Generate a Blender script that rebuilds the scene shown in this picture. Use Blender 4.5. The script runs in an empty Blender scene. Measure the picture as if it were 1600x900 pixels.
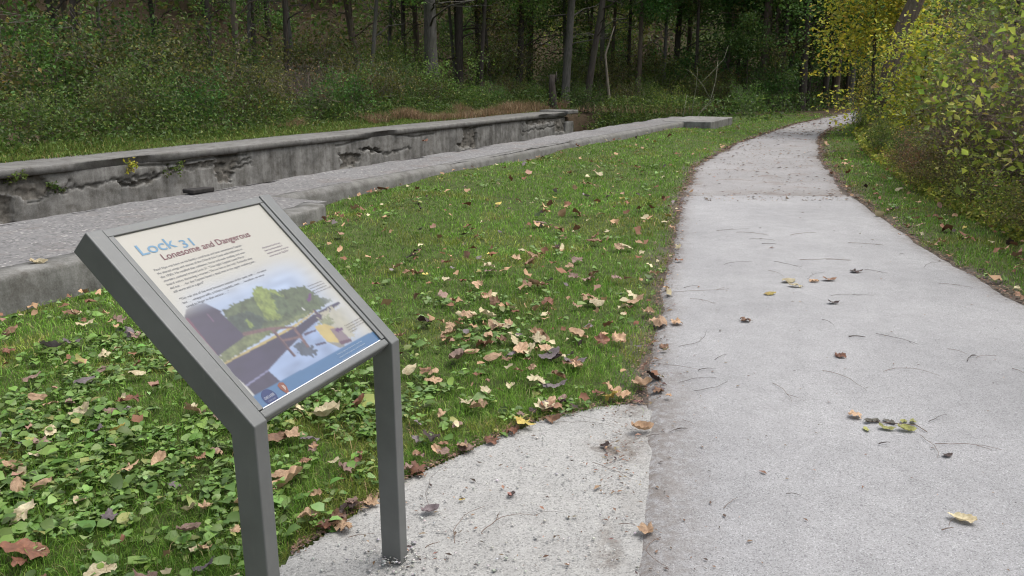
import bpy, bmesh, math, random
import numpy as np
from mathutils import Vector, Matrix, noise as mnoise

random.seed(31)
R = np.random.default_rng(31)
scene = bpy.context.scene
COL = scene.collection
rad = math.radians

# ------------------------------------------------------------------ camera numbers
CAM_H, PITCH, FPX = 1.62, rad(15.0), 1250.0
SP, CP = math.sin(PITCH), math.cos(PITCH)

def ray(px, py):
    xc = (px - 800) / FPX; yc = (450 - py) / FPX
    return np.array([xc, CP + yc * SP, -SP + yc * CP])

def G(px, py, z=0.0):
    r = ray(px, py); t = (z - CAM_H) / r[2]
    return float(r[0] * t), float(r[1] * t)

def project(x, y, z):
    f = y * CP - (z - CAM_H) * SP
    u = y * SP + (z - CAM_H) * CP
    return 800 + FPX * x / f, 450 - FPX * u / f, f

# lock axis frame
D = np.array([0.456, 0.890]); N = np.array([0.890, -0.456])
def L(a, n, z=0.0):
    return (a * D[0] + n * N[0], a * D[1] + n * N[1], z)
def toL(x, y):
    return x * D[0] + y * D[1], x * N[0] + y * N[1]
def Lpx(px, py, z):
    x, y = G(px, py, z); return toL(x, y)
def Wpx(px, py, n0):
    r = ray(px, py); t = n0 / (r[0] * N[0] + r[1] * N[1])
    return (r[0] * D[0] + r[1] * D[1]) * t, CAM_H + r[2] * t

# ------------------------------------------------------------------ materials
def new_mat(name):
    m = bpy.data.materials.new(name); m.use_nodes = True
    nt = m.node_tree; nt.nodes.clear()
    out = nt.nodes.new('ShaderNodeOutputMaterial')
    return m, nt, out

def nd(nt, typ, **kw):
    n = nt.nodes.new(typ)
    for k, v in kw.items():
        if k.startswith('i_'):
            key = k[2:]
            n.inputs[int(key) if key.isdigit() else key.replace('_', ' ')].default_value = v
        else:
            setattr(n, k, v)
    return n

def ramp(nt, src, stops, interp='LINEAR'):
    r = nt.nodes.new('ShaderNodeValToRGB'); r.color_ramp.interpolation = interp
    el = r.color_ramp.elements
    while len(el) < len(stops): el.new(0.5)
    for e, (p, c) in zip(el, stops):
        e.position = p; e.color = (c[0], c[1], c[2], 1) if len(c) == 3 else c
    nt.links.new(src, r.inputs[0]); return r.outputs[0]

def mix(nt, fac, a, b, mode='MIX'):
    m = nt.nodes.new('ShaderNodeMix'); m.data_type = 'RGBA'; m.blend_type = mode
    for s, v in ((m.inputs[0], fac), (m.inputs[6], a), (m.inputs[7], b)):
        if hasattr(v, 'links') or hasattr(v, 'is_linked'): nt.links.new(v, s)
        elif isinstance(v, (int, float)): s.default_value = v
        else: s.default_value = (v[0], v[1], v[2], 1)
    return m.outputs[2]

def noise_tex(nt, scale, detail=6, rough=0.6, coord=None, vec=None, dist=0.0):
    n = nd(nt, 'ShaderNodeTexNoise'); n.inputs['Scale'].default_value = scale
    n.inputs['Detail'].default_value = detail; n.inputs['Roughness'].default_value = rough
    n.inputs['Distortion'].default_value = dist
    if vec is not None: nt.links.new(vec, n.inputs['Vector'])
    return n.outputs['Fac']

def coords(nt, kind='Object'):
    return nt.nodes.new('ShaderNodeTexCoord').outputs[kind]

def principled(nt, out, color, rough=0.8, spec=0.3, bump=None, bstr=0.3, bdist=0.01):
    p = nd(nt, 'ShaderNodeBsdfPrincipled')
    if isinstance(color, (tuple, list)): p.inputs['Base Color'].default_value = (*color[:3], 1)
    else: nt.links.new(color, p.inputs['Base Color'])
    if isinstance(rough, (int, float)): p.inputs['Roughness'].default_value = rough
    else: nt.links.new(rough, p.inputs['Roughness'])
    p.inputs['Specular IOR Level'].default_value = spec
    if bump is not None:
        b = nd(nt, 'ShaderNodeBump'); b.inputs['Strength'].default_value = bstr
        b.inputs['Distance'].default_value = bdist
        nt.links.new(bump, b.inputs['Height']); nt.links.new(b.outputs[0], p.inputs['Normal'])
    nt.links.new(p.outputs[0], out.inputs[0]); return p

def mat_simple(name, color, rough=0.8, spec=0.3, var=0.15, scale=30):
    m, nt, out = new_mat(name)
    f = noise_tex(nt, scale, vec=coords(nt))
    lo = tuple(c * (1 - var) for c in color); hi = tuple(min(1, c * (1 + var)) for c in color)
    principled(nt, out, ramp(nt, f, [(0.3, lo), (0.7, hi)]), rough, spec, f, 0.1, 0.003)
    return m

def mat_attr_leaf(name, trans=0.3, rough=0.5, tint=(1, 1, 1), objvar=0.0, spec=0.3):
    m, nt, out = new_mat(name)
    at = nd(nt, 'ShaderNodeAttribute', attribute_name='col')
    c = mix(nt, 1.0, at.outputs['Color'], tint, 'MULTIPLY')
    if objvar:
        oi = nd(nt, 'ShaderNodeObjectInfo')
        hv = nd(nt, 'ShaderNodeHueSaturation')
        mr = nd(nt, 'ShaderNodeMapRange'); nt.links.new(oi.outputs['Random'], mr.inputs[0])
        mr.inputs[3].default_value = 0.5 - objvar * 0.03; mr.inputs[4].default_value = 0.5 + objvar * 0.06
        nt.links.new(mr.outputs[0], hv.inputs['Hue'])
        m2 = nd(nt, 'ShaderNodeMapRange'); nt.links.new(oi.outputs['Random'], m2.inputs[0])
        m2.inputs[3].default_value = 1 + objvar * 0.4; m2.inputs[4].default_value = 1 - objvar * 0.4
        nt.links.new(m2.outputs[0], hv.inputs['Value'])
        nt.links.new(c, hv.inputs['Color']); c = hv.outputs[0]
    p = nd(nt, 'ShaderNodeBsdfPrincipled'); nt.links.new(c, p.inputs['Base Color'])
    p.inputs['Roughness'].default_value = rough; p.inputs['Specular IOR Level'].default_value = spec
    if trans > 0:
        t = nd(nt, 'ShaderNodeBsdfTranslucent'); nt.links.new(c, t.inputs[0])
        mx = nd(nt, 'ShaderNodeMixShader'); mx.inputs[0].default_value = trans
        nt.links.new(p.outputs[0], mx.inputs[1]); nt.links.new(t.outputs[0], mx.inputs[2])
        nt.links.new(mx.outputs[0], out.inputs[0])
    else:
        nt.links.new(p.outputs[0], out.inputs[0])
    return m

def mat_ground():
    m, nt, out = new_mat('ground')
    at = nd(nt, 'ShaderNodeAttribute', attribute_name='zone')
    sep = nd(nt, 'ShaderNodeSeparateColor'); nt.links.new(at.outputs['Color'], sep.inputs[0])
    co = coords(nt)
    n1 = noise_tex(nt, 9, vec=co); n2 = noise_tex(nt, 60, vec=co); n3 = noise_tex(nt, 1.2, 3, vec=co)
    turf = ramp(nt, n1, [(0.3, (0.035, 0.042, 0.016)), (0.55, (0.06, 0.085, 0.022)), (0.75, (0.09, 0.085, 0.04))])
    litter = ramp(nt, n2, [(0.3, (0.022, 0.016, 0.010)), (0.52, (0.06, 0.043, 0.026)), (0.7, (0.115, 0.085, 0.055))])
    dirt = ramp(nt, n2, [(0.3, (0.06, 0.05, 0.042)), (0.7, (0.15, 0.125, 0.105))])
    c = mix(nt, sep.outputs[0], litter, turf)
    c = mix(nt, sep.outputs[1], c, dirt)
    principled(nt, out, c, 0.95, 0.15, n2, 0.6, 0.02); return m

def mat_path(name, base, warm, spec_hi, litter=0.0, vscale=150):
    m, nt, out = new_mat(name)
    co = coords(nt)
    big = noise_tex(nt, 0.9, 4, 0.55, vec=co); mid = noise_tex(nt, 7, 5, vec=co)
    fine = noise_tex(nt, 190, 3, 0.7, vec=co)
    v = nd(nt, 'ShaderNodeTexVoronoi'); v.inputs['Scale'].default_value = vscale
    nt.links.new(co, v.inputs['Vector'])
    sp = nd(nt, 'ShaderNodeSeparateColor'); nt.links.new(v.outputs['Color'], sp.inputs[0])
    c = ramp(nt, big, [(0.3, base), (0.72, warm)])
    dark = ramp(nt, sp.outputs[0], [(0.0, (0.55, 0.55, 0.56)), (0.22, (0.84, 0.83, 0.83)), (0.6, (1, 1, 1)), (0.9, (1.0, 1.0, 1.0)), (1.0, spec_hi)])
    c = mix(nt, 1.0, c, dark, 'MULTIPLY')
    c = mix(nt, 1.0, c, ramp(nt, fine, [(0.28, (0.74, 0.73, 0.72)), (0.5, (1, 1, 1)), (0.75, (1.08, 1.08, 1.08))]), 'MULTIPLY')
    c = mix(nt, 1.0, c, ramp(nt, mid, [(0.3, (0.9, 0.9, 0.9)), (0.6, (1.02, 1.02, 1.02))]), 'MULTIPLY')
    at = nd(nt, 'ShaderNodeAttribute', attribute_name='zone')
    sep = nd(nt, 'ShaderNodeSeparateColor'); nt.links.new(at.outputs['Color'], sep.inputs[0])
    n4 = noise_tex(nt, 22, 6, 0.7, vec=co)
    dm = nd(nt, 'ShaderNodeMath', operation='MULTIPLY'); nt.links.new(sep.outputs[0], dm.inputs[0])
    nt.links.new(ramp(nt, n4, [(0.35, (0, 0, 0)), (0.6, (1, 1, 1))]), dm.inputs[1])
    c = mix(nt, dm.outputs[0], c, (0.12, 0.098, 0.08))
    if litter:
        st = nd(nt, 'ShaderNodeMapping'); st.inputs['Scale'].default_value = (1.5, 2.4, 2)
        st.inputs['Rotation'].default_value = (0, 0, -0.2)
        nt.links.new(co, st.inputs[0])
        n5 = noise_tex(nt, 1.0, 7, 0.75, vec=st.outputs[0])
        c = mix(nt, ramp(nt, n5, [(0.53, (0, 0, 0)), (0.66, (litter, litter, litter))]), c, (0.13, 0.085, 0.06))
    principled(nt, out, c, 0.85, 0.25, fine, 0.35, 0.004); return m

def mat_concrete(name, base, stain=0.5, moss=0.0, vert=True, mottle=.45):
    m, nt, out = new_mat(name)
    co = coords(nt)
    big = noise_tex(nt, 1.3, 6, 0.65, vec=co); fine = noise_tex(nt, 75, 6, 0.75, vec=co); mid = noise_tex(nt, 6, 6, 0.7, vec=co)
    c = ramp(nt, big, [(0.28, tuple(b * (1 - mottle) for b in base)), (0.5, base), (0.72, tuple(b * (1 + .7 * mottle) for b in base))])
    c = mix(nt, 1.0, c, ramp(nt, fine, [(0.3, (0.68, 0.67, 0.66)), (0.65, (1.1, 1.1, 1.1))]), 'MULTIPLY')
    c = mix(nt, 1.0, c, ramp(nt, mid, [(0.33, (0.6, 0.58, 0.55)), (0.55, (1.0, 1.0, 1.0)), (0.75, (1.2, 1.2, 1.2))]), 'MULTIPLY')
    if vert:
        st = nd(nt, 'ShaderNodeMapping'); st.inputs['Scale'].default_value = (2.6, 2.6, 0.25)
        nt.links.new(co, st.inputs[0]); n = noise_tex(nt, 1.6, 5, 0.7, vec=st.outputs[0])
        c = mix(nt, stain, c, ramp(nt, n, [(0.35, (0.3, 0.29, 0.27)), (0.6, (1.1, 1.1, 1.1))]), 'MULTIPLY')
    at = nd(nt, 'ShaderNodeAttribute', attribute_name='zone')
    sep = nd(nt, 'ShaderNodeSeparateColor'); nt.links.new(at.outputs['Color'], sep.inputs[0])
    rub = ramp(nt, noise_tex(nt, 9, 6, 0.75, vec=co), [(0.3, (0.03, 0.027, 0.022)), (0.5, (0.12, 0.108, 0.09)), (0.7, (0.22, 0.2, 0.17))])
    c = mix(nt, sep.outputs[0], c, rub)
    c = mix(nt, sep.outputs[1], c, (0.035, 0.032, 0.027))
    if moss:
        c = mix(nt, ramp(nt, noise_tex(nt, 3, 5, 0.7, vec=co), [(0.52, (0, 0, 0)), (0.68, (moss, moss, moss))]), c, (0.07, 0.075, 0.02))
    principled(nt, out, c, 0.92, 0.2, mid, 0.5, 0.012); return m

def mat_bark(name, base):
    m, nt, out = new_mat(name)
    co = coords(nt)
    st = nd(nt, 'ShaderNodeMapping'); st.inputs['Scale'].default_value = (14, 14, 2.2); nt.links.new(co, st.inputs[0])
    n = noise_tex(nt, 1.3, 7, 0.7, vec=st.outputs[0], dist=0.4)
    n2 = noise_tex(nt, 1.1, 4, vec=co)
    c = ramp(nt, n, [(0.3, tuple(b * 0.4 for b in base)), (0.55, base), (0.75, tuple(b * 1.5 for b in base))])
    c = mix(nt, ramp(nt, n2, [(0.5, (0, 0, 0)), (0.7, (0.6, 0.6, 0.6))]), c, (0.06, 0.07, 0.035))
    principled(nt, out, c, 0.95, 0.15, n, 0.8, 0.02); return m

def mat_metal():
    m, nt, out = new_mat('grey_powder_coat')
    co = coords(nt); f = noise_tex(nt, 420, 2, vec=co); g = noise_tex(nt, 5, 4, vec=co)
    c = ramp(nt, g, [(0.3, (0.100, 0.103, 0.098)), (0.7, (0.133, 0.137, 0.131))])
    st = nd(nt, 'ShaderNodeMapping'); st.inputs['Scale'].default_value = (40, 40, 3); nt.links.new(co, st.inputs[0])
    k = noise_tex(nt, 1.5, 5, 0.7, vec=st.outputs[0])
    c = mix(nt, ramp(nt, k, [(0.56, (0, 0, 0)), (0.75, (.35, .35, .35))]), c, (.19, .185, .17))
    principled(nt, out, c, 0.42, 0.5, f, 0.08, 0.0008); return m

def mat_flat_attr(name, rough=0.25):
    m, nt, out = new_mat(name)
    at = nd(nt, 'ShaderNodeAttribute', attribute_name='col')
    principled(nt, out, at.outputs['Color'], rough, 0.45); return m

def mat_fallen(name, base, dark):
    m, nt, out = new_mat(name)
    co = coords(nt, 'Object')
    n = noise_tex(nt, 2.2, 5, 0.65, vec=co); n2 = noise_tex(nt, 11, 4, vec=co)
    c = ramp(nt, n, [(0.3, dark), (0.62, base)])
    c = mix(nt, 1.0, c, ramp(nt, n2, [(0.3, (0.72, 0.7, 0.68)), (0.6, (1.08, 1.08, 1.08))]), 'MULTIPLY')
    oi = nd(nt, 'ShaderNodeObjectInfo'); hv = nd(nt, 'ShaderNodeHueSaturation')
    mr = nd(nt, 'ShaderNodeMapRange'); nt.links.new(oi.outputs['Random'], mr.inputs[0])
    mr.inputs[3].default_value = 0.75; mr.inputs[4].default_value = 1.2
    nt.links.new(mr.outputs[0], hv.inputs['Value']); nt.links.new(c, hv.inputs['Color'])
    p = nd(nt, 'ShaderNodeBsdfPrincipled'); nt.links.new(hv.outputs[0], p.inputs['Base Color'])
    p.inputs['Roughness'].default_value = 0.6; p.inputs['Specular IOR Level'].default_value = 0.3
    t = nd(nt, 'ShaderNodeBsdfTranslucent'); nt.links.new(hv.outputs[0], t.inputs[0])
    mx = nd(nt, 'ShaderNodeMixShader'); mx.inputs[0].default_value = 0.15
    nt.links.new(p.outputs[0], mx.inputs[1]); nt.links.new(t.outputs[0], mx.inputs[2])
    nt.links.new(mx.outputs[0], out.inputs[0]); return m

# ------------------------------------------------------------------ object helpers
def mesh_np(name, V, F, col=None, attr='col', smooth=False):
    """V (n,3); F list of (m,k) index arrays"""
    me = bpy.data.meshes.new(name)
    if not isinstance(F, list): F = [F]
    F = [np.asarray(f, np.int32) for f in F if len(f)]
    loops = np.concatenate([f.ravel() for f in F])
    tot = np.concatenate([np.full(len(f), f.shape[1], np.int32) for f in F])
    start = np.concatenate([[0], np.cumsum(tot)[:-1]]).astype(np.int32)
    me.vertices.add(len(V)); me.vertices.foreach_set('co', np.asarray(V, np.float32).ravel())
    me.loops.add(len(loops)); me.loops.foreach_set('vertex_index', loops)
    me.polygons.add(len(tot)); me.polygons.foreach_set('loop_start', start)
    if smooth: me.polygons.foreach_set('use_smooth', np.ones(len(tot), bool))
    if col is not None:
        a = me.attributes.new(attr, 'FLOAT_COLOR', 'POINT')
        c = np.ones((len(V), 4), np.float32); c[:, :3] = col
        a.data.foreach_set('color', c.ravel())
    me.update(calc_edges=True); me.validate()
    return me

def link(name, me, mat=None, parent=None, loc=None):
    o = bpy.data.objects.new(name, me); COL.objects.link(o)
    if mat is not None and me is not None:
        if len(me.materials) == 0: me.materials.append(mat)
        else:
            o.material_slots[0].link = 'OBJECT'; o.material_slots[0].material = mat
    if parent: o.parent = parent
    if loc is not None: o.location = loc
    return o

def tag(o, label=None, cat=None, group=None, kind=None):
    if label: o['label'] = label
    if cat: o['category'] = cat
    if group: o['group'] = group
    if kind: o['kind'] = kind
    return o

def empty(name, loc=(0, 0, 0), rz=0.0):
    o = bpy.data.objects.new(name, None); COL.objects.link(o)
    o.location = loc; o.rotation_euler = (0, 0, rz); o.empty_display_size = 0.2; return o

class MB:
    def __init__(s): s.v = []; s.f = []; s.c = []
    def tube(s, pts, rads, sides=5, col=None, cap=True):
        pts = [Vector(p) for p in pts]; b0 = len(s.v); n = len(pts)
        ref = Vector((0.31, 0.77, 0.55))
        for i, p in enumerate(pts):
            t = (pts[min(i + 1, n - 1)] - pts[max(i - 1, 0)])
            t = t.normalized() if t.length > 1e-9 else Vector((0, 0, 1))
            a = t.cross(ref)
            if a.length < 1e-4: a = t.cross(Vector((1, 0, 0)))
            a.normalize(); b = t.cross(a)
            for k in range(sides):
                th = 2 * math.pi * k / sides
                s.v.append(p + (a * math.cos(th) + b * math.sin(th)) * rads[i])
                s.c.append(col or (1, 1, 1))
        for i in range(n - 1):
            for k in range(sides):
                k2 = (k + 1) % sides
                s.f.append((b0 + i * sides + k, b0 + i * sides + k2, b0 + (i + 1) * sides + k2, b0 + (i + 1) * sides + k))
        if cap:
            s.f.append(tuple(b0 + k for k in range(sides))[::-1])
            s.f.append(tuple(b0 + (n - 1) * sides + k for k in range(sides)))
    def poly(s, pts, col=None):
        b0 = len(s.v); s.v += [Vector(p) for p in pts]; s.c += [col or (1, 1, 1)] * len(pts)
        s.f.append(tuple(range(b0, b0 + len(pts))))
    def box(s, c, e, M=None, col=None):
        b0 = len(s.v)
        for sx in (-1, 1):
            for sy in (-1, 1):
                for sz in (-1, 1):
                    p = Vector((c[0] + sx * e[0] / 2, c[1] + sy * e[1] / 2, c[2] + sz * e[2] / 2))
                    s.v.append(M @ p if M else p); s.c.append(col or (1, 1, 1))
        for q in ((0, 1, 3, 2), (4, 6, 7, 5), (0, 4, 5, 1), (2, 3, 7, 6), (0, 2, 6, 4), (1, 5, 7, 3)):
            s.f.append(tuple(b0 + i for i in q))
    def mesh(s, name, smooth=False, bevel=0.0):
        me = bpy.data.meshes.new(name); me.from_pydata([tuple(v) for v in s.v], [], s.f)
        if bevel:
            bm = bmesh.new(); bm.from_mesh(me)
            bmesh.ops.recalc_face_normals(bm, faces=bm.faces)
            ed = [e for e in bm.edges if len(e.link_faces) == 2 and e.calc_face_angle(0) > 0.3]
            bmesh.ops.bevel(bm, geom=ed, offset=bevel, segments=3, profile=0.5, affect='EDGES', clamp_overlap=True)
            bm.to_mesh(me); bm.free()
        else:
            a = me.attributes.new('col', 'FLOAT_COLOR', 'POINT')
            c = np.ones((len(s.v), 4), np.float32)
            if len(s.c) == len(s.v): c[:, :3] = np.array(s.c)
            a.data.foreach_set('color', c.ravel())
        if smooth: me.polygons.foreach_set('use_smooth', np.ones(len(me.polygons), bool))
        me.update(); return me

def wobble(p0, p1, n, amp, rng=random):
    p0, p1 = Vector(p0), Vector(p1); out = []
    off = Vector((0, 0, 0))
    for i in range(n + 1):
        t = i / n
        if 0 < i: off = off + Vector((rng.uniform(-amp, amp), rng.uniform(-amp, amp), rng.uniform(-amp, amp) * .5))
        out.append(p0.lerp(p1, t) + off)
    return out

def unit(v): return v / np.maximum(np.linalg.norm(v, axis=1, keepdims=True), 1e-9)

def leaf_cards(P, size, col, up=0.5, width=0.55, fold=0.18, rng=R, droop=0.0):
    """two-triangle folded leaves, one per row of P"""
    n = len(P)
    nr = unit(rng.normal(size=(n, 3)) * (1 - up) + np.array([0, 0, 1.0]) * up)
    t = unit(np.cross(nr, rng.normal(size=(n, 3)))); t[:, 2] -= droop; t = unit(t)
    s = np.cross(nr, t); size = np.asarray(size).reshape(-1, 1)
    base = P - t * size * .5; tip = P + t * size * .5
    l = P + s * size * width * .5 + nr * size * fold - t * size * .06
    r = P - s * size * width * .5 + nr * size * fold - t * size * .06
    V = np.stack([base, l, tip, r], 1).reshape(-1, 3)
    i = np.arange(n)[:, None] * 4
    F = np.concatenate([i + np.array([0, 1, 2]), i + np.array([0, 2, 3])])
    return V, F, np.repeat(col, 4, axis=0)

def pick_cols(n, palette, weights, jitter=0.18, rng=R):
    pal = np.array(palette); idx = rng.choice(len(pal), n, p=np.array(weights) / sum(weights))
    return np.clip(pal[idx] * (1 + rng.normal(size=(n, 1)) * jitter) * (1 + rng.normal(size=(n, 3)) * jitter * .3), 0.004, 0.9)

def sm(x, a, b):
    t = np.clip((np.asarray(x, float) - a) / (b - a), 0, 1); return t * t * (3 - 2 * t)

# cheap vectorised value noise in the plane
_tab = R.random((256, 256))
def vnoise(x, y, s):
    x = np.asarray(x, float) * s + 1000; y = np.asarray(y, float) * s + 1000
    xi = np.floor(x).astype(int); yi = np.floor(y).astype(int); fx = x - xi; fy = y - yi
    fx = fx * fx * (3 - 2 * fx); fy = fy * fy * (3 - 2 * fy)
    g = lambda i, j: _tab[i % 256, j % 256]
    return (g(xi, yi) * (1 - fx) + g(xi + 1, yi) * fx) * (1 - fy) + (g(xi, yi + 1) * (1 - fx) + g(xi + 1, yi + 1) * fx) * fy

def inpoly(px, py, poly):
    px = np.asarray(px, float); py = np.asarray(py, float); ins = np.zeros(px.shape, bool)
    n = len(poly); j = n - 1
    for i in range(n):
        xi, yi = poly[i]; xj, yj = poly[j]
        if yi != yj:
            c = ((yi > py) != (yj > py)) & (px < (xj - xi) * (py - yi) / (yj - yi) + xi)
            ins ^= c
        j = i
    return ins

# ------------------------------------------------------------------ site layout
LE = np.array([(0.05, -3), (0.15, 0), (.374, 2.33), (.64, 3.7), (1.06, 5.55), (1.62, 7.9), (2.28, 10.7), (3.3, 14.5), (5.34, 19.3), (9.2, 26.7), (14.9, 35.8), (23, 46), (34, 57)])
RE = np.array([(3.1, -3), (3.35, 0), (3.5, 2.6), (3.7, 5.55), (3.95, 7.46), (4.75, 11.3), (6.0, 15.6), (8.06, 21.3), (9.95, 25.3), (16.3, 33.5), (24.8, 43), (36, 54)])
def left_edge(y): return np.interp(y, LE[:, 1], LE[:, 0])
def right_edge(y): return np.interp(y, RE[:, 1], RE[:, 0])
PAD = [G(*p) for p in ((300, 985), (452, 872), (560, 800), (640, 748), (720, 712), (790, 678), (860, 655), (930, 640), (1000, 632))] + [(.72, 3.62), (.60, 2.33), (.42, 0.6), (-1.0, .6)]
TOPZ, WALLN, CHN = 0.27, -11.9, -7.58

def H(x, y):
    x = np.asarray(x, float); y = np.asarray(y, float)
    a, n = toL(x, y)
    dl = left_edge(y) - x; dr = x - right_edge(y)
    off = np.maximum(np.maximum(dl, dr), 0)
    padd = ((x > -1.3) & (y < 4.0) & (x < 1)).astype(float)
    h = (vnoise(x, y, 1.1) - .5) * 0.09 * sm(off, .2, 1.6) * (1 - .8 * padd)
    h = h + .09 * sm(a, 6.6, 9) * (1 - sm(a, 21, 25)) * (1 - sm(n, -5.8, -3.2)) * sm(n, -7.4, -6.6) * sm(off, .3, 2)
    h = h + .10 * sm(a, 4.0, 6.0) * (1 - sm(a, 7, 9)) * sm(n, -5.9, -5.5) * (1 - sm(n, -5.0, -3.8))
    h = h + 0.03 * sm(off, 0.0, 0.4) * (1 - padd)
    # bank on the right of the path
    h = h + .55 * sm(dr, 1.4, 5.0) + 0.18 * np.maximum(dr - 5, 0)
    # behind the far lock wall
    h = h + .2 * (1 - sm(n, -13, -12)) + 0.02 * np.maximum(-n - 15, 0)
    # lock chamber and canal bed
    ch = sm(n, WALLN - .25, WALLN - .05) * (1 - sm(n, CHN + .05, CHN + .25))
    h = h * (1 - ch) + ch * (-1.9 + 1.75 * sm(a, 27.6, 30.5))
    # wooded hillside
    hill = np.maximum(y - 46, 0) * .42 + np.maximum(-n - 34, 0) * .35
    hill = np.where(hill > 0, 26 * (1 - np.exp(-hill / 26)), 0)
    far = sm(np.hypot(x, y), 90, 400)
    return h * (1 - far) + hill * (1 - .3 * far)

def is_path(x, y): return (x > left_edge(y)) & (x < right_edge(y))
def in_pad(x, y): return inpoly(x, y, PAD)

# ------------------------------------------------------------------ ground sheet
def axis(lo, hi, fine_lo, fine_hi, step, grow=1.16):
    a = list(np.arange(fine_lo, fine_hi, step)); s = step
    while a[-1] < hi: s *= grow; a.append(a[-1] + s)
    s = step; b = [fine_lo]
    while b[-1] > lo: s *= grow; b.append(b[-1] - s)
    return np.array(b[1:][::-1] + a)

xs = axis(-420, 420, -15, 15, .16); ys = axis(-250, 520, -1, 34, .16)
X, Y = np.meshgrid(xs, ys); Z = H(X, Y)
A_, N_ = toL(X, Y)
dl = left_edge(Y) - X; dr = X - right_edge(Y)
lawn = ((dl > 0) & (N_ > CHN) & (A_ < 33)).astype(float)
lawn = np.maximum(lawn, ((dr > 0) & (dr < 1.3)).astype(float) * .8)
lawn = np.maximum(lawn, ((N_ < -12.9) & (N_ > -14.2)).astype(float))
wig = (vnoise(X, Y, 3) - .5) * .3
dirt = 1 - sm(np.maximum(dl, dr) + wig, .02, .22)
zone = np.stack([lawn, np.where(np.maximum(dl, dr) > -.5, dirt, 1), np.zeros_like(X)], -1).reshape(-1, 3)
nx, ny = len(xs), len(ys)
idx = np.arange(nx * ny).reshape(ny, nx)
F = np.stack([idx[:-1, :-1], idx[:-1, 1:], idx[1:, 1:], idx[1:, :-1]], -1).reshape(-1, 4)
me = mesh_np('ground', np.stack([X, Y, Z], -1).reshape(-1, 3), F, zone, 'zone', True)
M_GROUND = mat_ground()
tag(link('ground', me, M_GROUND), kind='structure')

# ------------------------------------------------------------------ path and pad
def strip(name, ylo, yhi, zt, mat, edge_amp=.05, inset=(0, 0), stepy=.06):
    yy = np.arange(ylo, yhi, stepy); nu = 44
    V = []; Zn = []
    for j, y in enumerate(yy):
        l = float(left_edge(y)) + inset[0] + (vnoise(y, 3.3, 2.2) - .5) * edge_amp * 2 + (vnoise(y, 9.1, 9) - .5) * edge_amp
        r = float(right_edge(y)) - inset[1] + (vnoise(y, 33.3, 2.2) - .5) * edge_amp * 2 + (vnoise(y, 49.1, 9) - .5) * edge_amp
        for k in range(nu):
            u = k / (nu - 1); x = l + (r - l) * u
            yk = y + (0.10 * math.sin(u * 3) + (vnoise(x, 1.7, 3) - .5) * .12) * (1 if j == len(yy) - 1 and zt > .012 else 0)
            V.append((x, yk, zt - (0.03 if k in (0, nu - 1) else 0)))
            e = min(x - l, r - x)
            el_ = max(0, 1 - (x - l) / (.34 if y < 4.2 else .2)); er_ = max(0, 1 - (r - x) / .2)
            seam = max(0, 1 - (y - 10.6) / 1.1) * (.25 + .75 * u) if zt < .012 else 0
            Zn.append((min(1, max(el_, er_) * .9 + seam), 0, 0))
    V = np.array(V); idx = np.arange(len(V)).reshape(len(yy), nu)
    F = np.stack([idx[:-1, :-1], idx[:-1, 1:], idx[1:, 1:], idx[1:, :-1]], -1).reshape(-1, 4)
    return tag(link(name, mesh_np(name, V, F, np.array(Zn), 'zone'), mat), kind='structure')

M_PAVE = mat_path('chip_seal_paving', (0.262, 0.260, 0.261), (0.338, 0.335, 0.334), (1.35, 1.35, 1.35), vscale=230)
M_GRAVEL = mat_path('limestone_path', (0.238, 0.23, 0.226), (0.30, 0.292, 0.288), (1.2, 1.2, 1.2), litter=.5, vscale=200)
M_PAD = mat_path('limestone_screenings', (0.30, 0.295, 0.28), (0.365, 0.36, 0.342), (1.25, 1.25, 1.22), vscale=170)
strip('gravel_path', 10.55, 56, .010, M_GRAVEL, .09)
strip('paved_path', -3, 10.75, .022, M_PAVE, .03)

pxs = np.arange(-1.6, .95, .013); pys = np.arange(.4, 3.95, .013)
PX, PY = np.meshgrid(pxs, pys)
jit = (vnoise(PX, PY, 6) - .5) * .09 + (vnoise(PX, PY, 25) - .5) * .035
ins = inpoly(PX + jit, PY + jit, PAD) & (PX < left_edge(PY) + .12)
idx = np.arange(PX.size).reshape(PX.shape)
cell = ins[:-1, :-1] & ins[1:, :-1] & ins[:-1, 1:] & ins[1:, 1:]
F = np.stack([idx[:-1, :-1], idx[:-1, 1:], idx[1:, 1:], idx[1:, :-1]], -1)[cell]
crack = np.clip(1 - np.abs(left_edge(PY) - PX - .03) / .11, 0, 1) * sm(vnoise(PX, PY, 4), .3, .6)
spot = np.exp(-(((PX - G(945, 705)[0]) ** 2 + (PY - G(945, 705)[1]) ** 2) / .006))
zz = np.maximum(H(PX, PY), 0) * .2 + .010 + (vnoise(PX, PY, 9) - .5) * .006 - .004 * crack
me = mesh_np('gravel_pad', np.stack([PX, PY, zz], -1).reshape(-1, 3), F, np.stack([np.clip(crack * .9 + spot, 0, 1)] * 3, -1).reshape(-1, 3), 'zone', True)
tag(link('gravel_pad', me, M_PAD), kind='structure')

# ------------------------------------------------------------------ lock walls
M_CONC = mat_concrete('weathered_concrete', (0.225, 0.22, 0.205), .6)
M_COPE = mat_concrete('coping_concrete', (0.17, 0.166, 0.157), .15, moss=.2, vert=False, mottle=.2)
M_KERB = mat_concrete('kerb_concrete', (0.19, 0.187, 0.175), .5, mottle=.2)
M_GTOP = mat_path('crushed_stone_top', (0.152, 0.148, 0.144), (0.20, 0.195, 0.19), (1.9, 1.85, 1.8), litter=.35, vscale=45)

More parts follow.
